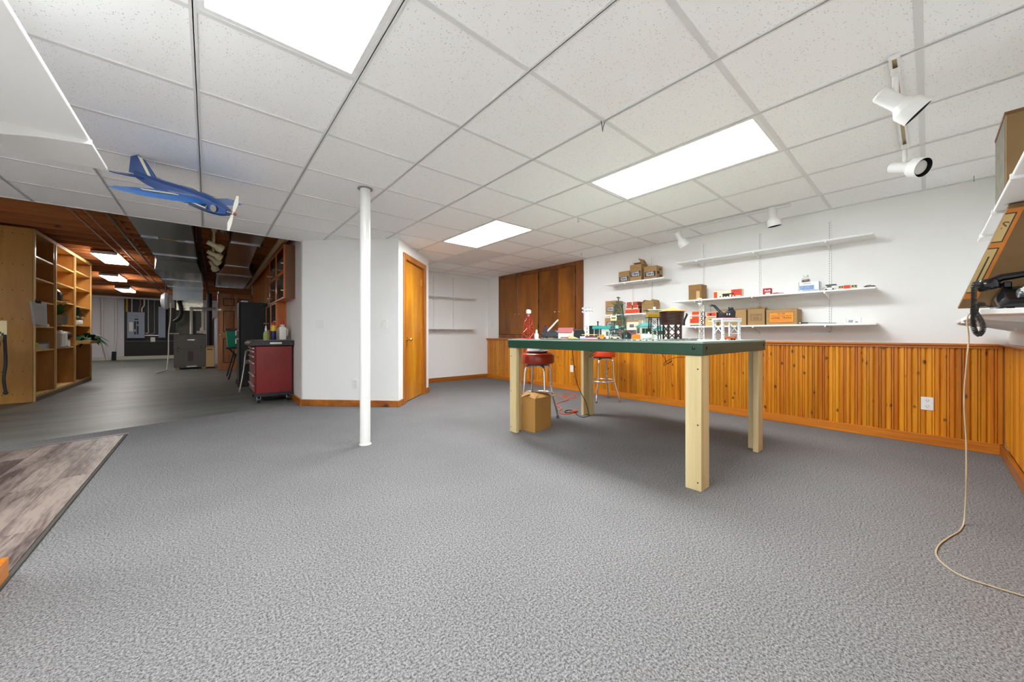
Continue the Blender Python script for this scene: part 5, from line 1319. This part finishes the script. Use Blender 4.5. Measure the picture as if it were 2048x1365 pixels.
# fluorescent shop lights
SHOPL = emitter('shop_light_lens', (1.0,.96,.90), SHOP_W)
def shoplight(label, x, y, wd=.33, ln=1.22, rz=0):
    t = thing('shop_light', label, 'light', (x,y,2.495), rz, 'fluorescent lights under the joists')
    MB().box(-wd/2,-ln/2,-.02,wd/2,ln/2,0).box(-wd/2,-ln/2,-.075,wd/2,-ln/2+.01,0).box(-wd/2,ln/2-.01,-.075,wd/2,ln/2,0).obj('housing', WHITE, t)
    MB().box(-wd/2+.004,-ln/2+.011,-.078,wd/2-.004,ln/2-.011,-.021).obj('diffuser', SHOPL, t)
shoplight('lit shop light nearest the bookcase', -1.44, 10.35)
shoplight('second lit shop light under the joists', -1.88, 13.85)
shoplight('third lit shop light far under the joists', -2.08, 17.3)
# pipes along the joists
IRON = mat('iron_pipe', (.10,.085,.07), .4, .7)
COPPER = mat('copper_pipe', (.42,.24,.14), .35, .9)
def pipe(label, pts, r, m, cat='pipe', n=10, group=None, name='pipe'):
    return tag(MB().tube(pts, r, n).obj(name, m, smooth=60), label, cat, group)
G_ = 'pipes running under the joists'
pipe('dark pipe under the joists nearest the bookcase', [(-1.26,5.2,2.46),(-1.26,19.5,2.46)], .014, COPPER, group=G_)
pipe('dark pipe under the joists, middle of three', [(-1.13,5.2,2.455),(-1.13,19.5,2.455)], .012, COPPER, group=G_)
pipe('dark pipe under the joists nearest the big duct', [(-.955,5.2,2.46),(-.955,19.5,2.46)], .016, IRON, group=G_)
# ducts
t = thing('air_duct', 'large grey sheet-metal air duct leading to the furnace', 'duct')
MB().box(-.66,5.53,2.225,-.15,8.45,2.49).obj('trunk', STEEL, t)
MB().add([(-.66,8.45,2.225),(-.15,8.45,2.225),(-.15,8.45,2.49),(-.66,8.45,2.49),(-.72,8.9,2.10),(-.10,8.9,2.10),(-.10,8.9,2.49),(-.72,8.9,2.49)],[(0,1,5,4),(1,2,6,5),(2,3,7,6),(3,0,4,7)]).obj('transition', STEEL, t)
MB().box(-.72,8.9,2.10,-.10,13.8,2.49).obj('trunk', STEEL, t)
MB().box(-.70,12.75,1.86,-.11,13.8,2.10).obj('plenum', STEEL, t)
for y in (6.6,7.9,10.2,11.6): MB().box(-.735 if y>8.9 else -.675,y-.012,(2.085 if y>8.9 else 2.21),-.085 if y>8.9 else -.135,y+.012,2.495).obj('seam', STEEL, t)
MB().bar((-.50,6.55,2.218),(-.17,6.62,2.218),.035,.006).obj('tape_strip', mat('tan_tape', srgb(176,150,104), .6), t)
t = thing('air_duct', 'smaller sheet-metal duct beside the track spotlights', 'duct')
MB().box(.25,5.53,2.30,.60,6.6,2.49).obj('trunk', STEEL, t)
MB().add([(.25,6.6,2.40),(.60,6.6,2.40),(.62,8.85,2.30),(.245,8.85,2.30),(.25,6.6,2.49),(.60,6.6,2.49),(.62,8.85,2.49),(.245,8.85,2.49)],[(3,2,1,0),(4,5,6,7),(0,1,5,4),(1,2,6,5),(2,3,7,6),(3,0,4,7)]).obj('reducer', STEEL, t)
MB().add([(.245,8.85,2.30),(.62,8.85,2.30),(.73,9.6,2.22),(.14,9.6,2.22),(.245,8.85,2.49),(.62,8.85,2.49),(.73,9.6,2.49),(.14,9.6,2.49)],[(3,2,1,0),(4,5,6,7),(0,1,5,4),(1,2,6,5),(2,3,7,6),(3,0,4,7)]).obj('transition', STEEL, t)
MB().box(.14,9.6,2.22,.73,12.1,2.49).obj('trunk', STEEL, t)
for y in (6.6,8.85,9.6,12.1): MB().box(.12 if y>9 else .235,y-.012,2.205 if y>9 else (2.29 if y>8 else 2.285),.745 if y>9 else .635,y+.012,2.495).obj('seam', STEEL, t)
fl_ = [(.16,5.55,2.42),(.17,5.7,2.40),(.16,6.1,2.42),(.17,6.6,2.46)]
tag(MB().tube(coil(fl_, .045, .035, .01), .012, 6).obj('flexible_duct', mat('foil', (.6,.6,.62), .25, 1, var=.3, vs=40), smooth=60), 'silver crinkled flexible duct stub near the small duct', 'duct')
TP = mat('tan_pvc', srgb(170,136,96), .45)
t = thing('drain_pipe', 'tan plastic drain pipe running along the partition', 'pipe', (.82,5.55,2.33))
MB().tube([(0,0,0),(.02,6.85,-.05)], .05, 16).obj('tube', TP, t, smooth=60)
MB().cyl((.0005,.2,-.002),(.001,.40,-.003),.058,n=16).obj('coupling', TP, t, smooth=40)
pipe('dark insulated hose hanging beside the big duct', smooth_path([(-.11,5.55,2.44),(-.10,6.2,2.42),(-.09,7.4,2.40),(-.06,9.0,2.36),(-.03,11.0,2.25),(.0,12.5,2.05)]), .022, mat('hose_brown', srgb(70,52,40), .7), name='insulated_hose')
# workshop track spots
SPT = mat('spot_cream', srgb(214,198,160), .4)
t = thing('light_track', 'short cream light track under the workshop joists', 'track', (.065,7.4,2.49), 0)
MB().box(-.018,-1.1,-.02,.018,1.2,0).obj('rail', SPT, t)
MB().box(-.03,-1.05,-.06,.03,-.80,-.02).obj('connector_box', SPT, t)
GS = 'cream spotlights in the workshop'
spot('cream spotlight nearest the tile ceiling edge', (.065,6.72,2.47), (.88,.22,-.40), .22, 1.0, SPT, GS)
spot('cream spotlight second from the tile ceiling edge', (.065,7.35,2.47), (.88,.22,-.40), .24, 1.0, SPT, GS)
spot('cream spotlight third from the tile ceiling edge', (.065,7.95,2.47), (.75,.3,-.55), .22, 1.0, SPT, GS)
spot('cream spotlight at the far end of its track', (.065,8.5,2.47), (.4,.45,-.75), .24, 1.0, SPT, GS)

# furnace
FUR = mat('furnace_grey', srgb(104,100,96), .45); FUR2 = mat('furnace_upper', srgb(92,92,82), .5)
t = thing('furnace', 'dark grey two-part furnace standing on wooden blocks', 'furnace', (-.38,13.4,0))
lo = MB().box(-.335,0,.055,.335,.72,.965).obj('lower_cabinet', FUR, t, bevel=.006); MB().box(-.30,.27,.97,.275,.70,1.64).obj('upper_cabinet', FUR2, t, bevel=.006)
MB().box(-.334,-.004,.965,.334,.72,.975).obj('seam', BLACK_M, t)
MB().box(-.33,-.012,.56,.33,0,.955).obj('upper_door', FUR, lo, bevel=.004); MB().box(-.33,-.012,.075,.33,0,.55).obj('lower_door', FUR, lo, bevel=.004)
for x in (-.25,.23):
    for z in (.60,.50): MB().cyl((x,-.012,z),(x,-.022,z),.016,n=12).obj('latch', BLACK, lo)
MB().box(-.06,-.016,.80,.09,-.012,.825).obj('badge', ALU, lo); MB().box(-.05,-.016,.22,.06,-.012,.50).obj('rating_label', mat('furnace_label', srgb(80,76,74), .6), lo); MB().box(-.08,-.03,.06,.14,-.012,.085).obj('pull', ALU, lo)
for x in (-.32,.24): MB().box(x,.05,0,x+.1,.65,.055).obj('block', LUMBER, t)
MB().cyl((.02,.12,.97),(.02,.12,1.68),.035,n=16).ball((.02,.12,1.70),.045).cyl((.02,.12,1.70),(.55,.12,1.72),.035,n=16).obj('vent_pipe', PVC, t, smooth=40)
MB().cyl((.27,.10,1.08),(.27,.10,1.60),.042,n=16).ball((.27,.10,1.61),.052).cyl((.27,.12,1.69),(.45,.22,1.70),.042,n=16).box(.19,.05,.99,.34,.19,1.08).cyl((.13,.12,1.03),(.20,.12,1.03),.035).cyl((.26,.12,1.08),(.26,.12,1.16),.058).obj('intake_pipe', PVC, t, smooth=40)
MB().box(-.29,.15,1.64,.27,.65,1.86).obj('foil_wrap', mat('foil_wrap', (.72,.66,.55), .25, 1, var=.35, vs=25, bump=1.0, bs=22), t)
MB().tube(smooth_path([(-.33,-.02,2.05),(-.22,-.06,1.85),(-.18,-.08,1.6),(-.22,-.08,1.42),(-.32,-.03,1.32)]), .045, 10).obj('black_hose', BLACK_M, t, smooth=60)
pipe('thin white drain pipe bending along the floor beside the furnace', smooth_path([(-.76,13.2,1.8),(-.77,13.2,1.35),(-.80,13.15,1.0),(-.80,13.1,.5),(-.82,13.0,.12),(-.84,12.9,.03),(-.97,12.25,.022)],3), .013, PVC, name='drain_pipe')
pipe('short white pipe joining the furnace side', [(-.80,13.15,.985),(-.62,13.33,.985)], .016, PVC, name='drain_pipe')
t = thing('water_softener', 'tan box cabinet standing right of the furnace', 'cabinet', (.045,13.55,0))
MB().box(-.105,-.15,.03,.105,.25,.60).obj('body', mat('softener_tan', srgb(226,192,140), .5), t, bevel=.012); MB().box(-.11,-.155,.60,.11,.255,.645).obj('lid', mat('softener_lid', srgb(186,146,98), .5), t, bevel=.01); MB().box(-.07,-.153,.52,.05,-.149,.555).obj('label_panel', mat('softener_label', srgb(120,92,60), .6), t); MB().box(-.1,-.12,0,.1,.24,.03).obj('base', BLACK_M, t)
t = thing('water_heater', 'pale tall tank and pipes behind the tan cabinet', 'tank', (.28,15.4,0))
MB().lathe([(.001,0),(.24,0),(.24,1.45),(.20,1.52),(.001,1.54)], n=24).obj('tank', mat('tank_white', (.62,.63,.68), .4), t, smooth=40); MB().cyl((0,0,1.54),(0,0,2.4),.05,n=12).obj('flue', STEEL, t, smooth=40); MB().cyl((-.25,-.2,0),(-.25,-.2,2.3),.07,n=14).obj('stack', BLACK_M, t, smooth=40)
# electrical wall
t = thing('backer_board', 'black plywood board carrying the electrical panels', 'board', (-1.76,YF-.03,0))
MB().box(-.68,-.02,.135,1.5,0,2.43).obj('board', mat('board_black', (.012,.012,.014), .55), t); MB().box(-.64,-.0215,.70,1.2,-.02,.715).obj('joint', mat('board_joint', (.16,.16,.16), .6), t)
t = thing('breaker_panel', 'grey electrical breaker panel on the black board', 'electrical panel', (-2.115,YF-.05,0))
bd = MB().box(-.235,-.12,.83,.235,0,1.83).obj('cover', GREYP, t, bevel=.006)
for x0,x1,z0,z1 in ((-.05,.0,1.17,1.48),(.02,.07,1.36,1.48),(.02,.07,.97,1.31),(-.05,0,.97,1.08),(-.035,.06,1.53,1.58)): MB().box(x0,-.126,z0,x1,-.119,z1).obj('breaker', BLACK_M, bd)
MB().box(-.18,-.124,1.09,-.08,-.119,1.44).obj('paper_label', PAPERW, bd); MB().box(-.06,-.124,1.66,.09,-.119,1.69).obj('handle', mat('panel_dark', (.2,.22,.25), .5), bd)
t = thing('utility_box', 'tall narrow grey utility box right of the breaker panel', 'electrical panel', (-1.39,YF-.05,0))
MB().box(-.11,-.14,.84,.11,0,2.07).obj('cover', GREYP, t, bevel=.005); MB().cyl((0,-.07,2.07),(0,-.07,2.44),.035).obj('conduit', GREYP, t, smooth=40)
pipe('grey conduit joining the two electrical boxes', [(-1.88,YF-.1,.93),(-1.50,YF-.1,.93)], .02, ALU, name='conduit')
tag(MB().box(-1.73,YF-.056,.68,-1.60,YF-.0505,.86).obj('paper_notice', WHITE_DULL), 'small white notice under the electrical conduit', 'notice')
cabs = [((-2.36,1.83),(-2.36,2.43),mat('yellow_cable', srgb(196,150,40), .5),'thick yellow cable bundle left above the breaker panel',.03),((-2.23,1.83),(-2.23,2.43),PVC,'white cables above the breaker panel at its left side',.016),
        ((-2.03,1.83),(-2.0,2.43),mat('red_cable', srgb(190,140,130), .5),'reddish cable above the breaker panel',.014),((-1.96,1.83),(-1.90,2.43),PVC,'white cables above the breaker panel at its right side',.025)]
for (x0,z0),(x1,z1),m_,lb,r_ in cabs: pipe(lb, smooth_path([(x0,YF-.1,z0+.01),(x0,YF-.1,z0+.15),(x1,YF-.09,z0+.3),(x1,YF-.085,z1)]), r_, m_, 'cable', group='cables above the breaker panel', name='cable')
pipe('white cable looping down to the small box right of the breaker panel', smooth_path([(-1.79,YF-.07,2.42),(-1.79,YF-.07,1.3),(-1.79,YF-.07,1.05),(-1.88,YF-.08,1.02)]), .014, PVC, 'cable', name='cable')
pipe('thin grey cable curving beside the utility box', smooth_path([(-1.62,YF-.07,2.42),(-1.62,YF-.07,1.2),(-1.64,YF-.07,1.0),(-1.85,YF-.08,.98)]), .010, mat('grey_cable', (.4,.4,.4), .5), 'cable', name='cable')
pipe('white waste pipe dropping on the pale wall at the left', smooth_path([(-2.98,YF-.19,2.335),(-2.98,YF-.12,2.2),(-2.98,YF-.1,1.0),(-2.98,YF-.1,.75),(-2.90,YF-.1,.3),(-2.86,YF-.1,.0)],4), .032, PVC, name='waste_pipe')
pipe('white waste pipe dropping beside the black board', smooth_path([(-2.64,YF-.19,2.33),(-2.64,YF-.12,2.2),(-2.64,YF-.1,1.0),(-2.66,YF-.1,.5),(-2.69,YF-.1,.33)],4), .032, PVC, name='waste_pipe')
tag(MB().cyl((-2.70,YF-.1,0),(-2.69,YF-.1,.32),.06,n=14).obj('sump_pump', BLACK_M, smooth=40), 'black sump pump at the foot of the white pipe', 'pump')
pipe('long white horizontal pipe along the top of the far wall', [(-3.6,YF-.20,2.39),(-.2,YF-.20,2.35)], .045, PVC, name='waste_pipe')
t = thing('exhaust_hood', 'pale round exhaust hood left of the furnace plenum', 'exhaust hood', (-.895,13.6,1.885))
MB().lathe([(.001,-.10),(.16,-.08),(.23,0),(.22,.06),(.001,.07)], n=24, mat=Matrix.Rotation(R(90),4,'Y')).obj('hood', mat('hood_white', (.62,.64,.70), .4), t, smooth=40); MB().box(.06,-.12,-.18,.186,.12,.17).obj('body', mat('hood_grey', (.45,.43,.4), .5), t)
pipe('black iron vent standing left of the furnace', [(-.93,14.3,.75),(-.93,14.3,2.45)], .012, BLACK_M, name='vent_pipe')

# brown panelled door standing open at the end of the partition
OAK = wood('oak_door', srgb(136,80,38), srgb(182,118,64), 2, 6, 10, .4, rnd=.03)
OAK_D = wood('oak_panel', srgb(112,64,28), srgb(164,102,54), 2, 5, 8, .4, rnd=.03)
d1 = bpy.data.objects.new('door_2', None); C.objects.link(d1); d1.location = (.19,12.2,0); struct(d1, 'brown six-panel wooden door behind the black cabinet')
MB().box(0,0,.01,.765,.035,2.05).obj('door_leaf', OAK, d1, bevel=.002)
for x0,x1 in ((.11,.355),(.42,.665)):
    for z0,z1 in ((.20,.86),(1.03,1.60),(1.73,1.93)):
        fr = MB().box(x0,-.006,z0,x1,0,z1).obj('panel_moulding', mat('oak_shadow', srgb(60,34,16), .5), d1)
        MB().box(x0+.02,-.010,z0+.02,x1-.02,-.005,z1-.02).obj('panel', OAK_D, fr, bevel=.004)
MB().cyl((.06,0,.95),(.06,-.04,.95),.012).ball((.06,-.055,.95),.028).obj('door_knob', mat('satin_nickel', (.7,.66,.6), .25, 1), d1, smooth=40)
# wood boards on the partition beyond the glass cabinets
tw = struct(MB().box(XP-.022,8.4,1.5,XP-.016,12.1,2.6).obj('trim_9', DOORT), 'pine boards on the partition above the black cabinet')
y = 8.4
while y < 12.0:
    MB().box(XP-.030,y,1.50,XP-.022,y+.145,2.45).obj('plank', PINE, tw); y += .15

# glass-fronted wall cabinets on the partition
CHERRY = wood('cherry_case', srgb(178,88,24), srgb(220,124,44), 2, 6, 10, .4, rnd=.03)
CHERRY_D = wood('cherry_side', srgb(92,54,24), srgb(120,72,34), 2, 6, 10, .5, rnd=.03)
GL2 = mat('door_glass', (.9,.88,.86), .04, trans=1.0)
def glasscab(label, y0, y1, z0, z1, cols, mid, sidem):
    t = thing('glass_cabinet', label, 'cabinet', (XP,y0,z0)); D_ = .125; ly, h = y1-y0, z1-z0
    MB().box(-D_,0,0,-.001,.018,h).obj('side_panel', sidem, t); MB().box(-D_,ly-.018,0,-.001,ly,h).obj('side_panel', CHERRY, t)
    MB().box(-D_,.018,0,-.001,ly-.018,.018).obj('bottom_panel', CHERRY, t); MB().box(-D_,.018,h-.018,-.001,ly-.018,h).obj('top_panel', CHERRY, t)
    MB().box(-.01,.018,.018,-.001,ly-.018,h-.018).obj('back_panel', mat('case_back', srgb(150,70,40), .6), t)
    n = 5 if mid else 3
    for k in range(1,n+1): MB().box(-D_+.02,.018,h*k/(n+1)-.006,-.01,ly-.018,h*k/(n+1)+.006).obj('shelf', CHERRY, t)
    cw_ = ly/cols
    for c in range(cols):
        rows = [(0,h/2),(h/2,h)] if mid else [(0,h)]
        for a,b in rows:
            d = MB(); fw = .022 if cols > 1 else .03
            q = (c*cw_+.002, (c+1)*cw_-.002)
            d.box(-D_-.018,q[0],a+.002,-D_,q[0]+fw,b-.002).box(-D_-.018,q[1]-fw,a+.002,-D_,q[1],b-.002).box(-D_-.018,q[0]+fw,a+.002,-D_,q[1]-fw,a+fw).box(-D_-.018,q[0]+fw,b-fw,-D_,q[1]-fw,b-.002)
            dd = d.obj('door', CHERRY, t)
            MB().box(-D_-.011,q[0]+fw,a+fw,-D_-.007,q[1]-fw,b-fw).obj('pane', GL2, dd)
            hy = q[1]-.012 if c == cols-1 else q[0]+.012
            MB().cyl((-D_-.018,hy,(a+b)/2-.08),(-D_-.05,hy,(a+b)/2-.08),.007,n=8).obj('knob', PAPERW, dd)
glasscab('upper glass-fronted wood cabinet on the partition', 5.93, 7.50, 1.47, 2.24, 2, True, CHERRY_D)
glasscab('lower glass-fronted wood cabinet behind the bottles', 6.70, 8.00, 1.02, 1.465, 2, False, CHERRY)

# red tool chest
TR = mat('tool_red', srgb(120,14,16), .35, var=.06, vs=6)
t = thing('tool_chest', 'red rolling tool chest with black top against the partition', 'tool chest', (.50,6.02,0))
MB().box(.0,0,.13,.43,.80,.79).obj('body', TR, t, bevel=.006)
MB().box(-.005,-.008,.115,.435,.81,.135).box(-.008,-.02,.09,.44,.82,.118).obj('base_rail', BLACK_M, t)
MB().prism([(-.075,.80),(-.075,.835),(-.035,.872),(.452,.872),(.452,.795),(-.02,.795)], -.02, .82, 1).obj('top_tray', BLACK, t, bevel=.006)
MB().box(.0,.02,.872,.43,.78,.876).obj('top_mat', mat('tray_mat', srgb(150,150,146), .6), t)
MB().box(.16,-.0215,.822,.30,-.0195,.845).obj('name_plate', mat('plate_silver', (.6,.6,.6), .3, .6), t)
for z0,z1 in ((.735,.78),(.665,.73),(.575,.66),(.40,.57),(.26,.395),(.15,.255)):
    d = MB().box(-.018,.03,z0,0,.77,z1-.006).obj('drawer', TR, t, bevel=.002); MB().box(-.035,.05,z1-.022,-.016,.75,z1-.010).obj('pull', mat('drawer_pull', (.62,.5,.5), .3, .7), d)
ho = MB()
for i in range(12):
    for j in range(9): ho.box(.09+.024*i-.004,-.0012,.50+.022*j-.004,.09+.024*i+.004,-.0003,.50+.022*j+.004)
ho.obj('peg_holes', mat('hole_red', srgb(70,8,10), .6), t)['kind'] = 'stuff'
for x in (.035,.385):
    for y in (.05,.75):
        c = MB().cyl((x-.017,y,.045),(x+.017,y,.045),.045,n=20).obj('caster', BLACK, t, smooth=40); MB().box(x-.024,y-.02,.06,x+.024,y+.02,.092).cyl((x-.02,y,.045),(x+.02,y,.045),.016,n=10).obj('fork', ALU, c)
# bottles on the chest (top z .876)
ZT = .8765
t = thing('spray_bottle', 'small clear spray bottle with yellow label on the tool chest', 'bottle', (.64,6.28,ZT))
MB().lathe([(.001,0),(.03,0),(.033,.01),(.033,.09),(.018,.125),(.012,.13),(.012,.15),(.001,.15)], n=16).obj('body', mat('pale_green_liquid', srgb(190,205,150), .2, trans=.4), t, smooth=40); MB().lathe([(.0335,.02),(.0338,.075),(.0335,.076)], n=16).obj('label_band', mat('label_yellow_green', srgb(150,160,60), .5), t); MB().lathe([(.013,.13),(.014,.15),(.008,.19),(.006,.205),(.001,.205)], n=12).obj('nozzle', WHITE, t, smooth=40)
t = thing('spray_can', 'blue and yellow spray can with red cap on the tool chest', 'can', (.735,6.30,ZT))
MB().lathe([(.001,0),(.034,0),(.035,.004),(.035,.13),(.030,.135)], n=18).obj('body', mat('can_blue', srgb(30,36,92), .3, .2), t, smooth=40); MB().lathe([(.0352,.13),(.0356,.132),(.0356,.195),(.028,.215)], n=18).obj('yellow_band', mat('can_yellow', srgb(226,190,40), .35), t, smooth=40); MB().lathe([(.026,.212),(.026,.25),(.018,.262),(.001,.264)], n=16).obj('cap', mat('can_red', srgb(170,40,40), .35), t, smooth=40)
t = thing('jug', 'translucent jug with a red cap on the tool chest', 'jug', (.84,6.24,ZT))
MB().box(-.045,-.045,0,.045,.045,.19).obj('body', mat('jug_plastic', (.74,.70,.64), .35), t, bevel=.018, seg=2, smooth=40); MB().lathe([(.03,.185),(.018,.215),(.018,.235)], n=14).obj('neck', mat('jug_plastic', (.74,.70,.64), .35), t, smooth=40); MB().lathe([(.023,.228),(.023,.265),(.012,.285),(.001,.287)], n=14).obj('cap', mat('cap_red', srgb(196,26,26), .35), t, smooth=40); MB().tube([(.045,0,.17),(.065,0,.15),(.065,0,.08),(.045,0,.06)],.010,8).obj('handle', mat('jug_plastic', (.74,.70,.64), .35), t, smooth=60)
t = thing('jug', 'round cream jug with white cap beside the partition', 'jug', (.862,6.42,ZT))
MB().lathe([(.001,0),(.06,.002),(.075,.03),(.078,.12),(.06,.17),(.03,.20),(.03,.215),(.001,.215)], n=20).obj('body', mat('cream_jug', (.70,.62,.52), .4), t, smooth=50); MB().lathe([(.034,.205),(.034,.235),(.001,.24)], n=14).obj('cap', WHITE, t, smooth=40)
t = thing('bottle', 'small dark bottle between spray can and jug', 'bottle', (.70,6.45,ZT))
MB().lathe([(.001,0),(.024,0),(.026,.07),(.012,.10),(.012,.12),(.001,.12)], n=14).obj('body', mat('amber_plastic', srgb(120,96,40), .3), t, smooth=40); MB().cyl((0,0,.12),(0,0,.14),.014).obj('cap', mat('cap_red', srgb(196,26,26), .35), t)
# black cabinet, walker, folding table, bin
t = thing('steel_cabinet', 'tall black steel cabinet standing on wood blocks', 'cabinet', (.44,8.25,0))
MB().box(.012,0,.075,.43,.62,1.56).obj('body', mat('black_cabinet', (.010,.011,.010), .55, var=.2), t, bevel=.004); dd = MB().box(-.01,.005,.08,.010,.615,1.555).obj('door', mat('black_cabinet', (.010,.011,.010), .55), t, bevel=.004)
for z in (1.03,.88): MB().tube([(-.01,.05,z),(-.05,.05,z-.005),(-.05,.05,z-.09)],.010,8).obj('handle', ALU, dd, smooth=60)
for x0,y0 in ((-.03,.02),(.26,.02),(-.03,.5),(.26,.5)): MB().box(x0,y0-.05,0,x0+.16,y0+.10,.075).obj('block', mat('dark_block', srgb(52,42,32), .8), t)
MB().box(.03,.05,1.561,.13,.30,1.59).obj('papers', WHITE_DULL, t)
t = thing('walker', 'aluminium walking frame folded beside the black cabinet', 'walker', (.50,7.55,0), R(8))
MB().tube(smooth_path([(-.12,-.12,.02),(-.06,-.08,.36),(-.03,-.06,.62),(.0,.0,.68),(.06,.08,.69),(.10,.14,.62),(.13,.2,.36),(.16,.28,.02)]), .013, 10).obj('frame', mat('walker_metal', (.50,.46,.42), .4, .8), t, smooth=60); MB().cyl((-.03,-.05,.47),(.10,.14,.47),.013).obj('cross_bar', mat('walker_metal', (.50,.46,.42), .4, .8), t, smooth=60)
MB().cyl((-.03,-.06,.50),(.04,.02,.505),.022).obj('grip', mat('grip_tan', srgb(190,160,130), .6), t, smooth=40)
for p in ((-.12,-.12),(.16,.28)): MB().cyl((p[0],p[1],0),(p[0],p[1],.05),.022,n=12).obj('rubber_tip', mat('tip_grey', (.25,.23,.21), .7), t, smooth=40)
t = thing('folding_table', 'black folding table behind the black cabinet', 'table', (.55,10.1,0))
MB().box(-.27,-.55,.655,.36,.55,.685).obj('table_top', BLACK_M, t, bevel=.005)
for y in (-.45,.42): MB().tube([(-.20,y-.0,.655),(-.10,y,.52),(-.225,y-.05,.0)],.014,8).tube([(.30,y,.655),(.20,y,.52),(.32,y-.05,0)],.014,8).cyl((-.12,y,.50),(.22,y,.50),.010).obj('leg', BLACK_M, t, smooth=60)
t = thing('storage_bin', 'teal plastic bin with a brown lid on the folding table', 'bin', (.42,9.95,.6855))
MB().add([(-.10,-.16,0),(.10,-.16,0),(.10,.16,0),(-.10,.16,0),(-.125,-.2,.36),(.125,-.2,.36),(.125,.2,.36),(-.125,.2,.36)],[(3,2,1,0),(4,5,6,7),(0,1,5,4),(1,2,6,5),(2,3,7,6),(3,0,4,7)]).obj('body', mat('bin_teal', srgb(16,150,116), .4), t, bevel=.008); MB().box(-.145,-.22,.36,.145,.22,.41).obj('lid', mat('bin_lid', srgb(110,58,44), .5), t, bevel=.01)
MB().box(.126,-.10,.30,.14,-.02,.38).tube([(.13,-.1,.3),(.14,-.12,.2),(.13,-.1,.15)],.008,6).obj('handle', ALU, t)
